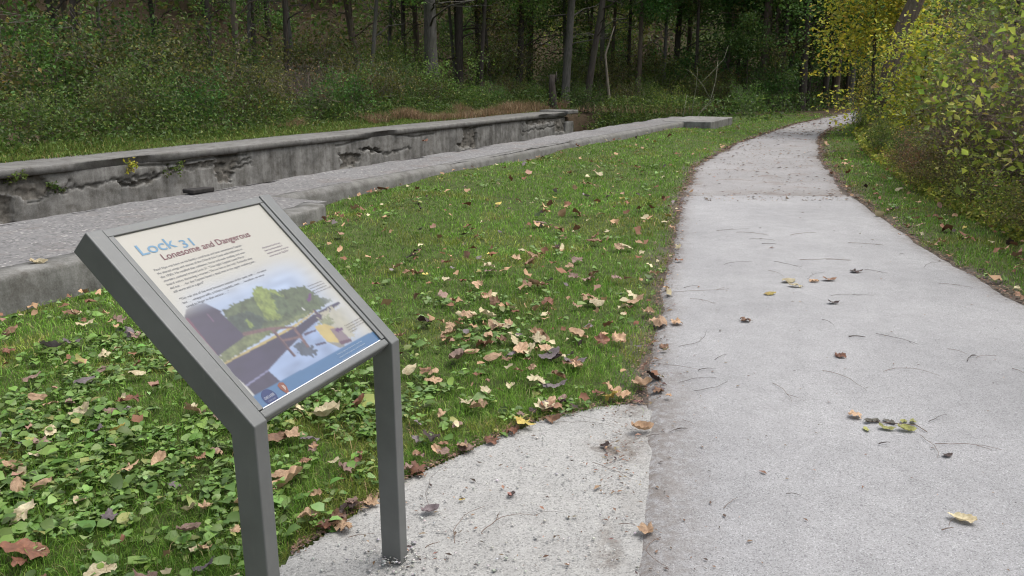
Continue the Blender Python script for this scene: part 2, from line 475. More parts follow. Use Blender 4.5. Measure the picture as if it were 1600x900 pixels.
A0, A1 = -6.0, 27.6
def far_wall():
    root = empty('lock_wall', L(8, WALLN, 0))
    tag(root, 'long broken grey concrete lock wall on the far side of the chamber', 'lock wall')
    inv = Matrix.Translation(root.location).inverted()
    W = lambda pts: [Wpx(x, y, WALLN) for x, y in pts]
    rub = [W(p) for p in (
        [(-40, 276), (60, 272), (88, 290), (100, 298), (75, 303), (40, 308), (-40, 300)],
        [(-40, 306), (10, 306), (16, 322), (18, 350), (-40, 352)],
        [(336, 240), (372, 238), (366, 262), (362, 284), (340, 284), (338, 260)],
        [(180, 283), (215, 285), (250, 272), (228, 288), (196, 292)],
        [(722, 200), (745, 197), (745, 226), (738, 232), (715, 228), (726, 215)],
        [(565, 232), (580, 230), (592, 236), (590, 239), (566, 236)],
        [(820, 190), (845, 186), (868, 184), (866, 192), (848, 193), (824, 197)],
        [(868, 182), (900, 180), (900, 205), (868, 206)],
        [(262, 258), (336, 250), (336, 258), (262, 266)],
        [(533, 238), (560, 240), (556, 262), (533, 262)])]
    crk = [W(p) for p in (
        [(100, 292), (180, 284), (250, 271), (320, 260), (360, 256), (392, 247)],
        [(35, 318), (42, 313), (75, 306), (98, 300), (112, 283)],
        [(560, 233), (585, 233), (600, 240), (616, 236), (640, 232)],
        [(743, 197), (744, 230)], [(818, 188), (818, 210)], [(868, 184), (868, 206)],
        [(818, 206), (868, 196)], [(366, 262), (395, 252)], [(120, 286), (100, 303)])]
    aa = np.concatenate([np.arange(A0, 5, .08), np.arange(5, 16, .03), np.arange(16, A1, .05)]); zs = np.concatenate([np.arange(-1.75, -.8, .06), np.arange(-.8, TOPZ - .11, .022)])
    AA, ZZ = np.meshgrid(aa, zs)
    ja = AA + (vnoise(AA, ZZ, 6) - .5) * .16 + (vnoise(AA, ZZ, 19) - .5) * .10; jz = ZZ + (vnoise(AA + 70, ZZ, 6) - .5) * .10 + (vnoise(AA + 70, ZZ, 19) - .5) * .07
    m = np.zeros(AA.shape)
    for p in rub: m = np.maximum(m, inpoly(ja, jz, p).astype(float))
    ck = np.zeros(AA.shape)
    for p in crk:
        for (a1, z1), (a2, z2) in zip(p[:-1], p[1:]):
            l2 = (a2 - a1) ** 2 + (z2 - z1) ** 2
            t = np.clip(((ja - a1) * (a2 - a1) + (jz - z1) * (z2 - z1)) / max(l2, 1e-9), 0, 1)
            d_ = np.hypot(ja - a1 - t * (a2 - a1), jz - z1 - t * (z2 - z1))
            ck = np.maximum(ck, 1 - sm(d_, .006, .034))
    ck = np.maximum(ck, (1 - sm(np.abs(ZZ - (TOPZ - .19) - (vnoise(AA, 0 * AA, 1.3) - .5) * .1), .0, .035)) * (vnoise(AA, ZZ * 0, .8) > .5))
    depth = m * (.028 + .05 * (vnoise(AA, ZZ, 9) > .5) * vnoise(AA, ZZ, 17) + .04 * vnoise(AA, ZZ, 5)) + .03 * ck + (vnoise(AA, ZZ, 2) - .5) * .008 + (vnoise(AA, ZZ, 14) - .5) * .007
    n_ = WALLN - depth
    V = np.stack([AA * D[0] + n_ * N[0], AA * D[1] + n_ * N[1], ZZ], -1).reshape(-1, 3) - np.array(root.location)
    idx = np.arange(AA.size).reshape(AA.shape)
    F = np.stack([idx[:-1, :-1], idx[:-1, 1:], idx[1:, 1:], idx[1:, :-1]], -1).reshape(-1, 4)
    link('wall_face', mesh_np('wall_face', V, F, np.stack([m * .8, ck * .6, m * 0], -1).reshape(-1, 3), 'zone'), M_CONC, root)
    # core behind the face, and the far end face
    b = MB(); mid = (A0 + A1) / 2
    Mx = Matrix(((D[0], N[0], 0, 0), (D[1], N[1], 0, 0), (0, 0, 1, 0), (0, 0, 0, 1)))
    T = inv @ Mx
    b.box((mid, WALLN - .75, -.85), (A1 - A0 - .01, .95, 1.75), T)
    link('wall_core', b.mesh('wall_core'), M_CONC, root)
    # coping: profile swept along the wall with chipped nose
    prof = [(.015, -.135), (.045, -.12), (.05, -.02), (.03, 0), (-.3, .004), (-.7, .004), (-1.15, -.01), (-1.2, -.1)]
    al = np.arange(A0, A1, .08); V = []
    for a in al:
        for k, (o, dz) in enumerate(prof):
            ch = (vnoise(a, k * 7.0, 1.5) - .5) * .02 + (vnoise(a, k * 3.0 + 50, 7) - .5) * .014
            chip = max(0, vnoise(a, 91.0, 1.1) - .72) * .35 if k < 3 else 0
            V.append(L(a, WALLN + o + ch * (1 if k < 4 or k > 5 else 0) - chip, TOPZ + dz + (vnoise(a, k + 20.0, .7) - .5) * .02))
    V = np.array(V) - np.array(root.location); k = len(prof)
    idx = np.arange(len(V)).reshape(len(al), k)
    F = np.stack([idx[:-1, :-1], idx[1:, :-1], idx[1:, 1:], idx[:-1, 1:]], -1).reshape(-1, 4)
    link('coping', mesh_np('coping', V, [F, np.array([idx[-1]])], np.zeros((len(V), 3)), 'zone'), M_COPE, root)
    e = MB(); e.box((27.95, WALLN - .50, TOPZ - .02), (1.0, 1.25, .13), T)
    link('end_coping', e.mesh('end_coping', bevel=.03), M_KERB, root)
    e = MB(); e.box((27.9, WALLN - .52, -.85), (.78, 1.06, 1.52), T)
    link('end_pier', e.mesh('end_pier', bevel=.04), M_CONC, root)
far_wall()

NE_NEAR, NE_FAR = -5.48, -6.45
def near_wall():
    root = empty('lock_wall', L(8, -6.5, 0))
    tag(root, 'low near lock wall with gravel top and concrete kerb beside the lawn', 'lock wall')
    o0 = np.array(root.location)
    def sheet(name, rows, zt, mat, attr=None, amp=.012):
        V = []; nu = 14
        for a, n0, n1 in rows:
            for q in range(nu):
                n = n0 + (n1 - n0) * q / (nu - 1)
                V.append(L(a, n, zt + (vnoise(a, n, 2.3) - .5) * amp * 2 + (vnoise(a, n, 9) - .5) * amp))
        V = np.array(V) - o0; idx = np.arange(len(V)).reshape(len(rows), nu)
        F = np.stack([idx[:-1, :-1], idx[:-1, 1:], idx[1:, 1:], idx[1:, :-1]], -1).reshape(-1, 4)
        link(name, mesh_np(name, V, F, np.zeros((len(V), 3)), 'zone', True), mat, root)
    KW = .30
    sheet('gravel_top', [(a, CHN + .02, NE_NEAR - KW * .9) for a in np.arange(-6, 6.9, .1)], TOPZ + .004, M_GTOP)
    sheet('gravel_top', [(a, CHN + .02, NE_FAR - KW * .3) for a in np.arange(6.8, 26.2, .15)], TOPZ - .004, M_GTOP)
    def sweep(name, al, nfun, prof, mat, zoff=0, amp=.008):
        V = []
        for a in al:
            for k, (o, dz) in enumerate(prof):
                V.append(L(a, nfun(a) + o + (vnoise(a, k * 5.0, 2) - .5) * amp + (vnoise(a, k * 5.0 + 9, 8) - .5) * amp, TOPZ + zoff + dz + (vnoise(a, k + 33.0, 1.2) - .5) * amp * (dz > -.3)))
        V = np.array(V) - o0; k = len(prof); idx = np.arange(len(V)).reshape(len(al), k)
        F = np.stack([idx[:-1, :-1], idx[1:, :-1], idx[1:, 1:], idx[:-1, 1:]], -1).reshape(-1, 4)
        link(name, mesh_np(name, V, [F, np.array([idx[-1]]), np.array([idx[0][::-1]])], np.zeros((len(V), 3)), 'zone'), mat, root)
    kerb = [(-KW, -.05), (-KW, .012), (-KW * .5, .016), (-.014, .014), (-.003, .004), (0, -.02), (0.012, -.35), (0, -.6)]
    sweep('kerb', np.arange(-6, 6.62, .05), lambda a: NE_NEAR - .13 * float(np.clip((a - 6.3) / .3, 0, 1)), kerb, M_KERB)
    kf = [(-KW * .6, -.05), (-KW * .6, .0), (-.09, .002), (-.02, -.03), (0, -.07), (.01, -.35), (0, -.6)]
    sweep('kerb', np.arange(6.7, 24.0, .08), lambda a: NE_FAR + .10 * math.sin(a * .35) * .5, kf, M_COPE)
    sweep('chamber_face', np.arange(-6, 26.2, .2), lambda a: CHN + .02, [(0.25, -1.6), (0.0, -1.6), (0, -.5), (-.02, -.1), (.0, -.02), (.06, .0)], M_CONC)
    Mx = Matrix(((D[0], N[0], 0, 0), (D[1], N[1], 0, 0), (0, 0, 1, 0), (0, 0, 0, 1)))
    T = Matrix.Translation(root.location).inverted() @ Mx
    e = MB(); e.box((25.0, -6.35, TOPZ - .252), (2.9, 1.45, .52), T)
    link('end_block', e.mesh('end_block', bevel=.03), mat_concrete('pale_concrete', (.235, .23, .218), .3, mottle=.2), root)
near_wall()

# loose dark slab on the near wall
ax, an = Lpx(312, 299, TOPZ + .02)
s_ = MB(); s_.box((0, 0, .02), (.36, .16, .055))
me = s_.mesh('stone_slab', bevel=.015)
for v in me.vertices: v.co += Vector([(mnoise.noise(v.co * 9 + Vector((k * 7, 0, 0)))) * .02 for k in range(3)])
o = link('stone_slab', me, mat_simple('dark_stone', (.035, .032, .03), .95, .2, .4, 12), None, L(ax, an, TOPZ + .012))
o.rotation_euler = (0.02, .03, rad(66))
tag(o, 'dark flat stone slab lying on the gravel top of the near lock wall', 'stone')

# ------------------------------------------------------------------ interpretive sign
def build_sign():
    P0 = np.array([-.6153, 1.7598, 0.0]); U = np.array([math.cos(1.1973), math.sin(1.1973), 0])
    Bv = np.array([-U[1], U[0], 0]); W_, ZB, LEN, TH = .705, .8035, .6393, .7614
    wu, wb = .0479, .0733
    M = Matrix(((U[0], Bv[0], 0, P0[0]), (U[1], Bv[1], 0, P0[1]), (0, 0, 1, 0), (0, 0, 0, 1)))
    root = empty('wayside_sign'); root.matrix_world = M
    tag(root, 'tilted grey framed information sign about Lock 31 on two posts', 'sign')
    MET = mat_metal()
    ct, st = math.cos(TH), math.sin(TH)
    k = (1 - st) * wb / ct
    prof = [(0, -.12), (0, ZB), (LEN * ct, ZB + LEN * st), (LEN * ct + st * wb, ZB + LEN * st - ct * wb), (st * wb + k * ct, ZB - ct * wb + k * st), (wb, -.12)]
    for x0 in (0, W_ - wu):
        b = MB(); n = len(prof)
        b.v = [Vector((x0, s, z)) for s, z in prof] + [Vector((x0 + wu, s, z)) for s, z in prof]
        b.f = [tuple(range(n))[::-1], tuple(range(n, 2 * n))] + [(i, (i + 1) % n, n + (i + 1) % n, n + i) for i in range(n)]
        b.c = [(1, 1, 1)] * (2 * n)
        link('post', b.mesh('post', bevel=.0035), MET, root)
    # local frame of the tilted face: x across, y up the slope, z out of the face
    T = Matrix(((1, 0, 0, 0), (0, ct, -st, 0), (0, st, ct, ZB), (0, 0, 0, 1)))
    xa, xb = wu + .0025, W_ - wu - .0025; bw = .017; yb, yt = .006, LEN - .002
    fr = MB()
    fr.box(((xa + xb) / 2, yt - .012, -.0215), (xb - xa, .024, .037), T)
    link('top_rail', fr.mesh('rail', bevel=.002), MET, root)
    fr = MB(); fr.box(((xa + xb) / 2, yb + .012, -.0215), (xb - xa, .024, .037), T)
    link('bottom_rail', fr.mesh('rail', bevel=.006), MET, root)
    for cx in (xa + bw / 2, xb - bw / 2):
        fr = MB(); fr.box((cx, (yb + yt) / 2, -.0215), (bw, yt - yb - .049, .037), T)
        link('side_trim', fr.mesh('rail', bevel=.0015), MET, root)
    fr = MB(); fr.box(((xa + xb) / 2, (yb + yt) / 2, -.044), (xb - xa - .002, yt - yb, .007), T)
    link('back_plate', fr.mesh('back_plate'), MET, root)
    px0, px1, py0, py1 = xa + bw, xb - bw, yb + .0245, yt - .0245
    ZP = -.009
    # --- printed face, painted on a fine grid in panel coordinates
    T4 = np.array(M @ T); Ti = np.linalg.inv(T4)
    def S(px, py):
        r = ray(px, py); o = np.array([0, 0, CAM_H])
        oo = Ti[:3, :3] @ o + Ti[:3, 3]; rr = Ti[:3, :3] @ r
        t = (ZP - oo[2]) / rr[2]; q = oo + rr * t; return float(q[0]), float(q[1])
    # photo corners of the print -> print rectangle
    src = np.array([S(181, 365), S(409, 319), S(598, 538), S(417, 647)]); dst = np.array([(px0, py1), (px1, py1), (px1, py0), (px0, py0)])
    Am = []; bm_ = []
    for (x, y), (u, v) in zip(src, dst):
        Am += [[x, y, 1, 0, 0, 0, -u * x, -u * y], [0, 0, 0, x, y, 1, -v * x, -v * y]]; bm_ += [u, v]
    hh = np.linalg.solve(np.array(Am), np.array(bm_))
    def Q(px, py):
        x, y = S(px, py); w = hh[6] * x + hh[7] * y + 1
        return (hh[0] * x + hh[1] * y + hh[2]) / w, (hh[3] * x + hh[4] * y + hh[5]) / w
    Z7 = lambda pts: [Q(280 + x / 4.5, 430 + y / 4.5) for x, y in pts]
    s2l = lambda c: tuple((v / 255 / 12.92) if v / 255 < .04045 else ((v / 255 + .055) / 1.055) ** 2.4 for v in c)
    gx, gy = np.linspace(px0, px1, 270), np.linspace(py0, py1, 290)
    GX, GY = np.meshgrid(gx, gy); u = (GX - px0) / (px1 - px0); v = (GY - py0) / (py1 - py0)
    img = np.ones(GX.shape + (3,)) * np.array(s2l((226, 222, 208)))
    def lay(mask, c):
        c = np.array(c); 
        if c.ndim == 1: c = np.ones(img.shape) * c
        img[:] = img * (1 - mask[..., None]) + c * mask[..., None]
    def P(pts, edge=.0): 
        jx = GX + (vnoise(GX, GY, 160) - .5) * edge; jy = GY + (vnoise(GX + 9, GY, 160) - .5) * edge
        return inpoly(jx, jy, Z7(pts)).astype(float)
    n1 = vnoise(GX, GY, 60); n2 = vnoise(GX, GY, 190); n3 = vnoise(GX, GY * 3, 22)
    sky = sm(v, .70, .50) * sm(u, -.05, .2) * sm(u, 1.05, .72)
    lay(sky * .95, np.array(s2l((186, 205, 236)))[None, None] * (0.9 + .35 * n3[..., None]))
    fade_r = sm(u, .99, .80)
    gtex = (n1[..., None] * .6 + n2[..., None] * .6 + .35)
    lay(P([(330, 262), (400, 208), (540, 160), (700, 120), (900, 82), (950, 130), (1010, 170), (1090, 190), (1000, 262), (800, 340), (640, 395), (470, 440), (420, 440)], .012) * (.25 + .75 * fade_r), np.array(s2l((98, 112, 78))) * gtex)
    lay(P([(360, 300), (520, 250), (640, 330), (600, 390), (450, 430)], .014) * .8, np.array(s2l((62, 78, 74))) * gtex)
    lay(P([(480, 330), (500, 315), (560, 370), (540, 385)], .01), np.array(s2l((140, 160, 80))) * gtex)
    lay(P([(535, 130), (560, 90), (600, 85), (690, 105), (780, 180), (805, 240), (770, 300), (700, 335), (640, 310), (580, 220)], .014), np.array(s2l((150, 168, 84))) * gtex)
    lay(P([(660, 120), (780, 180), (805, 240), (775, 300), (730, 310), (690, 200)], .016) * .8, np.array(s2l((86, 104, 86))) * gtex)
    lay(P([(330, 540), (480, 440), (660, 385), (960, 255), (940, 290), (650, 440), (345, 636), (300, 600)], .01), np.array(s2l((126, 136, 92))) * gtex)
    lay(P([(75, 238), (120, 205), (200, 192), (328, 258), (318, 268), (490, 440), (330, 560), (305, 585), (205, 470), (60, 302)]) * sm(v, .62, .50), np.array(s2l((64, 54, 84))) * (.85 + .3 * n3[..., None]))
    lay(P([(60, 302), (90, 300), (215, 470), (305, 585), (290, 580), (200, 470)]) * .7, s2l((140, 70, 95)))
    lay(P([(222, 275), (226, 272), (270, 330), (266, 332)]), s2l((150, 105, 140)))
    lay(P([(340, 634), (640, 470), (830, 365), (960, 278), (965, 262), (975, 275), (850, 375), (640, 492), (352, 645)], .003), np.array(s2l((208, 186, 118))) * (.85 + .3 * n1[..., None]))
    lay(P([(350, 642), (640, 490), (860, 370), (980, 280), (1135, 203), (1150, 215), (1020, 320), (900, 425), (730, 605), (655, 690), (500, 802), (420, 730)]), np.array(s2l((66, 58, 90))) * (.8 + .4 * n3[..., None]))
    lay(P([(655, 690), (735, 600), (820, 520), (900, 420), (985, 345), (985, 400), (1060, 500), (1180, 530), (735, 778)]), np.array(s2l((168, 190, 228))) * (.8 + .4 * n3[..., None]))
    lay(P([(500, 802), (655, 692), (740, 772), (560, 872)]), np.array(s2l((60, 52, 84))) * (.85 + .3 * n1[..., None]))
    lay(P([(495, 798), (650, 690), (660, 694), (505, 806)]), s2l((156, 156, 196)))
    lay(P([(1000, 300), (1080, 250), (1250, 230), (1250, 440), (1180, 520), (1100, 430), (1010, 360)], .03) * .9 * sm(u, 1.0, .85), np.array(s2l((205, 200, 176))) * (.9 + .2 * n1[..., None]))
    lay(P([(1010, 330), (1070, 300), (1120, 360), (1060, 385), (1010, 370)], .02) * .8, np.array(s2l((140, 150, 105))) * gtex)
    lay(P([(975, 375), (1040, 360), (1110, 385), (1150, 470), (1160, 500), (1060, 490), (995, 410)], .004), np.array(s2l((222, 200, 128))) * (.88 + .24 * n1[..., None]))
    lay(P([(1060, 490), (1160, 500), (1190, 525), (1150, 535)]), s2l((160, 158, 150)))
    lay(P([(1080, 398), (1140, 388), (1180, 430), (1235, 490), (1165, 515)]) * .9, s2l((146, 124, 138)))
    lay(P([(1140, 490), (1225, 470), (1235, 490), (1165, 515)]), s2l((110, 76, 100)))
    lay(P([(830, 520), (890, 480), (1000, 550), (965, 600), (880, 580)], .016) * .9, np.array(s2l((70, 78, 92))) * gtex)
    lay(P([(980, 505), (1050, 488), (1062, 500), (990, 520)]), s2l((70, 58, 92)))
    lay(P([(900, 425), (985, 400), (985, 412), (905, 445)]), s2l((84, 66, 96)))
    for b_ in ([(468, 414), (660, 378), (820, 374), (830, 386), (660, 402), (480, 440)], [(660, 385), (690, 390), (848, 590), (835, 600)], [(812, 376), (834, 378), (945, 525), (925, 530)], [(745, 470), (890, 440), (896, 455), (755, 486)]):
        lay(P(b_), np.array(s2l((128, 96, 98))) * (.75 + .5 * n2[..., None]))
    lay(P([(690, 420), (700, 418), (840, 588), (830, 596)]), s2l((84, 62, 80)))
    lay(P([(960, 258), (975, 255), (1030, 335), (1010, 330)]), s2l((90, 70, 96)))
    lay(P([(880, 238), (892, 245), (910, 260), (896, 262)]), s2l((245, 245, 245)))
    pur = s2l((112, 62, 120))
    lay(P([(912, 178), (926, 182), (930, 140), (950, 140), (946, 178), (956, 176), (934, 203)]), pur)
    lay(P([(1112, 408), (1138, 386), (1138, 396), (1168, 388), (1172, 408), (1142, 414), (1146, 428)]), pur)
    # blue foot band and pale bottom edge
    bl = Q(404, 624)[1]; br = Q(586, 523)[1]
    lay((GY < bl + (br - bl) * u).astype(float), np.array(s2l((76, 128, 178))) * (.96 + .08 * n3[..., None]))
    for _ in range(2):
        pd = np.pad(img, ((1, 1), (1, 1), (0, 0)), 'edge'); img = (pd[:-2, 1:-1] + pd[2:, 1:-1] + pd[1:-1, :-2] + pd[1:-1, 2:] + 2 * img) / 6
    V = (np.array([T @ Vector((x, y, ZP)) for x, y in zip(GX.ravel(), GY.ravel())]))
    idx = np.arange(GX.size).reshape(GX.shape)
    F = np.stack([idx[:-1, :-1], idx[:-1, 1:], idx[1:, 1:], idx[1:, :-1]], -1).reshape(-1, 4)
    M_PRINT = mat_flat_attr('printed_laminate', .28)
    panel = link('panel', mesh_np('panel', V, F, np.clip((img * .92 + .05) * .43, 0, 1).reshape(-1, 3)), M_PRINT, root)
    e_ = MB(); e_.box(((px0 + px1) / 2, py0 + .0012, ZP + .0008), (px1 - px0 - .004, .0024, .002), T)
    link('panel_edge', e_.mesh('panel_edge'), mat_simple('white_edge', (.75, .76, .78), .4, .4, .03), panel)
    inks = {}
    def ink(c):
        if c not in inks: inks[c] = mat_simple('ink', tuple(q_ * .43 for q_ in s2l(c)), .35, .4, .02)
        return inks[c]
    def text(s, a, b, h, c, nm='text_line', dy=0.0, parent=panel, bold=0.0):
        """one line: baseline start and end given on the print, h = cap height in metres"""
        cu = bpy.data.curves.new('t', 'FONT'); cu.body = s; cu.size = 1.0; cu.offset = bold; cu.resolution_u = 3
        o = bpy.data.objects.new('t', cu); COL.objects.link(o)
        dg = bpy.context.evaluated_depsgraph_get()
        me = bpy.data.meshes.new_from_object(o.evaluated_get(dg)); bpy.data.objects.remove(o)
        co = np.empty(len(me.vertices) * 3, np.float32); me.vertices.foreach_get('co', co); co = co.reshape(-1, 3)
        (x0, y0), (x1, y1) = a, b
        w = co[:, 0].max() - co[:, 0].min(); sx = (x1 - x0) / w
        capn = .70
        tx = x0 + (co[:, 0] - co[:, 0].min()) * sx; ty = y0 + dy + co[:, 1] * h / capn
        out = np.array([T @ Vector((float(p), float(q), ZP + .0009)) for p, q in zip(tx, ty)], np.float32)
        me.vertices.foreach_set('co', out.ravel()); me.update()
        me.materials.clear(); me.materials.append(ink(c))
        return link(nm, me, None, parent)
    blue, maroon, grey = (128, 178, 212), (128, 58, 74), (136, 136, 142)
    a = Q(229, 397); b = Q(281, 380.5); yb0 = (a[1] + b[1]) / 2
    text('Lock', (a[0], yb0), (b[0] + .002, yb0), .034, blue, 'title', bold=.012)
    c1 = Q(278, 381); c2 = Q(304, 373)
    text('31', (b[0] + .016, yb0 - .010), (c2[0], 0), .027, blue, 'title', bold=.012)
    a = Q(262, 403); b = Q(397, 369); y2 = (a[1] + b[1]) / 2
    text('Lonesome and Dangerous', (a[0], y2), (b[0], y2), .0205, maroon, 'subtitle', bold=.006)
    body = [("Pearl Nye was born on his family's canal boat and later entertained Captain.", (246, 421), (383, 383)),
            ('He shared songs and stories of the Ohio & Erie Canal with folklorists in', (251, 427), (384, 390)),
            ('the 1930s. He recalled that robberies, horse and mule stealing, and even', (257, 433), (388, 395)),
            ('murders centered around Lock 31. "One night Captain Lewis Perry', (263, 439), (387, 402)),
            ("heard voices discussing a murder, 'Throw him in the lock.' Evidently they", (268, 446), (400, 405)),
            ('did not . . . for the Captain found a dead man in the upper mudding pan,', (273, 451), (405, 411)),
            ('still warm and in a gore!"', (279, 457), (327, 443)),
            ('"This was one of the most lonesome sections of the canal, with . . . no moon', (287, 466), (421, 423)),
            ('but . . . whippoorwills, crickets, katydids, owls . . . hoodlum, no never', (292, 472), (418, 430)),
            ('cared to linger in that section. . . ."', (298, 479), (364, 456))]
    xl = np.mean([Q(*q[1])[0] for q in body]); ys_ = np.linspace(Q(246, 421)[1], Q(298, 480)[1], len(body) + 1)
    yi = 0
    for i, (s, p, q) in enumerate(body):
        if i == 7: yi += 1
        text(s, (xl, ys_[yi]), (Q(*q)[0], 0), .0068, grey); yi += 1
    def small(lines, p, q, p2, c, h):
        (x0, y0), (x1, _), (_, y2) = Q(*p), Q(*q), Q(*p2); m = max(map(len, lines))
        for i, s in enumerate(lines):
            text(s, (x0, y0 + (y2 - y0) * i / (len(lines) - 1)), (x0 + (x1 - x0) * len(s) / m, 0), h, c)
    small(['Also the boat found its way', 'maker Pearl Nye hundreds of', 'extensive collection of songs and', 'stories about the "Big Ditch."'], (415, 389), (450, 382), (427, 402), (122, 92, 128), .0055)
    small(['From the towpath side,', 'boatmen worked the lock', 'gates and watched boats', 'wait for the water to fall.'], (486, 451), (514, 444), (497, 462), (128, 118, 116), .0045)
    small(['Concrete walls replaced the', 'stone chamber early in the', 'last century and still stand', 'at the lock.'], (543, 515), (570, 505), (552, 525), (128, 112, 110), .0045)
    small(['Travel by night was feared here; canal boat', 'crews hurried on past this lonely lock, then', 'told stories around the next landing ahead.'], (532, 561), (572, 541), (541, 570), (205, 222, 238), .0048)
    # round canalway badge and arrowhead emblem
    cx, cy = Q(428, 627); rb = MB()
    rb.poly([T @ Vector((cx + .024 * math.cos(t), cy + .0235 * math.sin(t), ZP + .0006)) for t in np.linspace(0, 2 * math.pi, 40, endpoint=False)])
    badge = link('badge', rb.mesh('badge'), ink((48, 66, 124)), panel)
    text('OHIO & ERIE', (cx - .019, cy - .002), (cx + .019, 0), .008, (215, 222, 235), 'badge_text', bold=.01)
    text('CANALWAY', (cx - .014, cy - .012), (cx + .014, 0), .005, (175, 188, 215), 'badge_text')
    ex, ey = Q(451, 614)
    ah = [(-.012, .017), (0, .022), (.012, .017), (.0125, .004), (.006, -.012), (0, -.021), (-.006, -.012), (-.0125, .004)]
    rb = MB(); rb.poly([T @ Vector((ex + x, ey + y, ZP + .0006)) for x, y in ah])
    em = link('emblem', rb.mesh('emblem'), ink((158, 96, 78)), panel)
    rb = MB(); rb.poly([T @ Vector((ex + x, ey + y, ZP + .0010)) for x, y in ((-.004, -.013), (.004, -.013), (0, -.0195))]); link('emblem_tip', rb.mesh('e'), ink((235, 235, 235)), panel)
    rb = MB(); rb.poly([T @ Vector((ex + x, ey + y, ZP + .0010)) for x, y in ((-.002, .012), (.006, .010), (.007, .002), (-.001, -.006))]); link('emblem_mark', rb.mesh('e'), ink((214, 190, 176)), panel)
build_sign()

# ------------------------------------------------------------------ label bookkeeping
LAB = []
def later(o, one, many, zone_, cat, group, pos):
    LAB.append((o, one, many, zone_, cat, group, pos))
ORD = ['nearest', 'second nearest', 'third nearest', 'fourth nearest', 'fifth nearest', 'sixth nearest', 'seventh nearest', 'eighth nearest', 'ninth nearest', 'tenth nearest', 'eleventh nearest', 'twelfth nearest']
def finish_labels():
    by = {}
    for e in LAB: by.setdefault((e[1], e[3]), []).append(e)
    for (one, z), es in by.items():
        es.sort(key=lambda e: math.hypot(e[6][0], e[6][1]))
        for i, e in enumerate(es):
            o = e[0]; o['category'] = e[4]; o['group'] = e[5]
            if len(es) == 1: o['label'] = f'{one} {z}'
            elif len(es) == 2: o['label'] = f'{("nearer", "farther")[i]} of two {e[2]} {z}'
            elif len(es) <= 12:
                o['label'] = f'{"farthest" if i == len(es) - 1 else ORD[i]} of the {e[2]} {z}'
            else: o['label'] = f'{one} {z}, one of many alike'

# ------------------------------------------------------------------ lawn
M_GRASS = mat_attr_leaf('grass_blades', .25, .55, spec=.2)
M_WEED = mat_attr_leaf('weed_leaves', .25, .45, spec=.32)
GREENS = [(.14, .275, .033), (.18, .33, .044), (.105, .215, .029), (.225, .33, .066), (.30, .28, .125)]

def scatter(n, x0, x1, y0, y1):
    return R.uniform(x0, x1, n), R.uniform(y0, y1, n)

def polar(n, r0, r1, half=rad(38)):
    """points with density falling as 1/r^2"""
    r = r0 * (r1 / r0) ** R.random(n); th = R.uniform(-half, half, n)
    return r * np.sin(th), r * np.cos(th), r

def lawn_ok(x, y, edge=.0):
    a, n = toL(x, y)
    e = (vnoise(x, y, 5) - .5) * .22 + (vnoise(x, y, 17) - .5) * .10
    left = (x < left_edge(y) - .03 + e * .8) & ~in_pad(x + e * .5, y + e * .5)
    wall = np.where(a < 6.65, NE_NEAR, np.where(a < 24, NE_FAR, -6.0)) + .05
    left &= (n > wall) & (a < 40)
    right = (x > right_edge(y) + .05 + e * .7) & (x < right_edge(y) + 1.5)
    return left | right

def blades(P, h, w, col, lean=.5):
    n = len(P); th = R.uniform(0, 2 * math.pi, n)
    s = np.stack([np.cos(th), np.sin(th), 0 * th], 1); ph = R.uniform(0, 2 * math.pi, n)
    l = np.stack([np.cos(ph), np.sin(ph), 0 * ph], 1) * (R.random(n) * lean)[:, None]
    h = h[:, None]; w = w[:, None]; up = np.array([0, 0, 1.0])
    b0 = P - s * w * .5; b1 = P + s * w * .5
    mid = P + up * h * .6 + l * h * .45
    m0 = mid - s * w * .42; m1 = mid + s * w * .42
    tip = P + up * h * (1 - .35 * np.linalg.norm(l, axis=1, keepdims=True)) + l * h * 1.25
    V = np.stack([b0, b1, m1, m0, tip], 1).reshape(-1, 3); i = np.arange(n)[:, None] * 5
    return V, [i + np.array([0, 1, 2, 3]), i + np.array([3, 2, 4])], np.repeat(col, 5, axis=0)

x, y, r = polar(620000, 1.25, 36)
k = lawn_ok(x, y); x, y, r = x[k], y[k], r[k]
patch = vnoise(x, y, 1.7); patch2 = vnoise(x + 40, y, .8)
k = R.random(len(x)) < (.55 + .6 * patch); x, y, r, patch, patch2 = x[k], y[k], r[k], patch[k], patch2[k]
z = H(x, y)
h = (R.gamma(6, .0053, len(x)) + .008) * (.75 + .5 * patch); w = np.maximum(.0022, .00062 * r) * R.uniform(.8, 1.4, len(x))
col = pick_cols(len(x), GREENS, [4, 4, 3, 2.2, .9], .2)
col *= (0.8 + .45 * patch2)[:, None]
dry = (vnoise(x + 11, y + 5, 2.6) > .68)[:, None]
col = np.where(dry, col * np.array([1.35, .95, 1.2]), col)
V, F, C = blades(np.stack([x, y, z - .004], 1), h, w, col, 1.1)
lawn_me = mesh_np('lawn_grass', V, F, C)
tag(link('lawn_grass', lawn_me, M_GRASS), 'short green grass growing between the lock wall and the path', 'grass', kind='stuff')

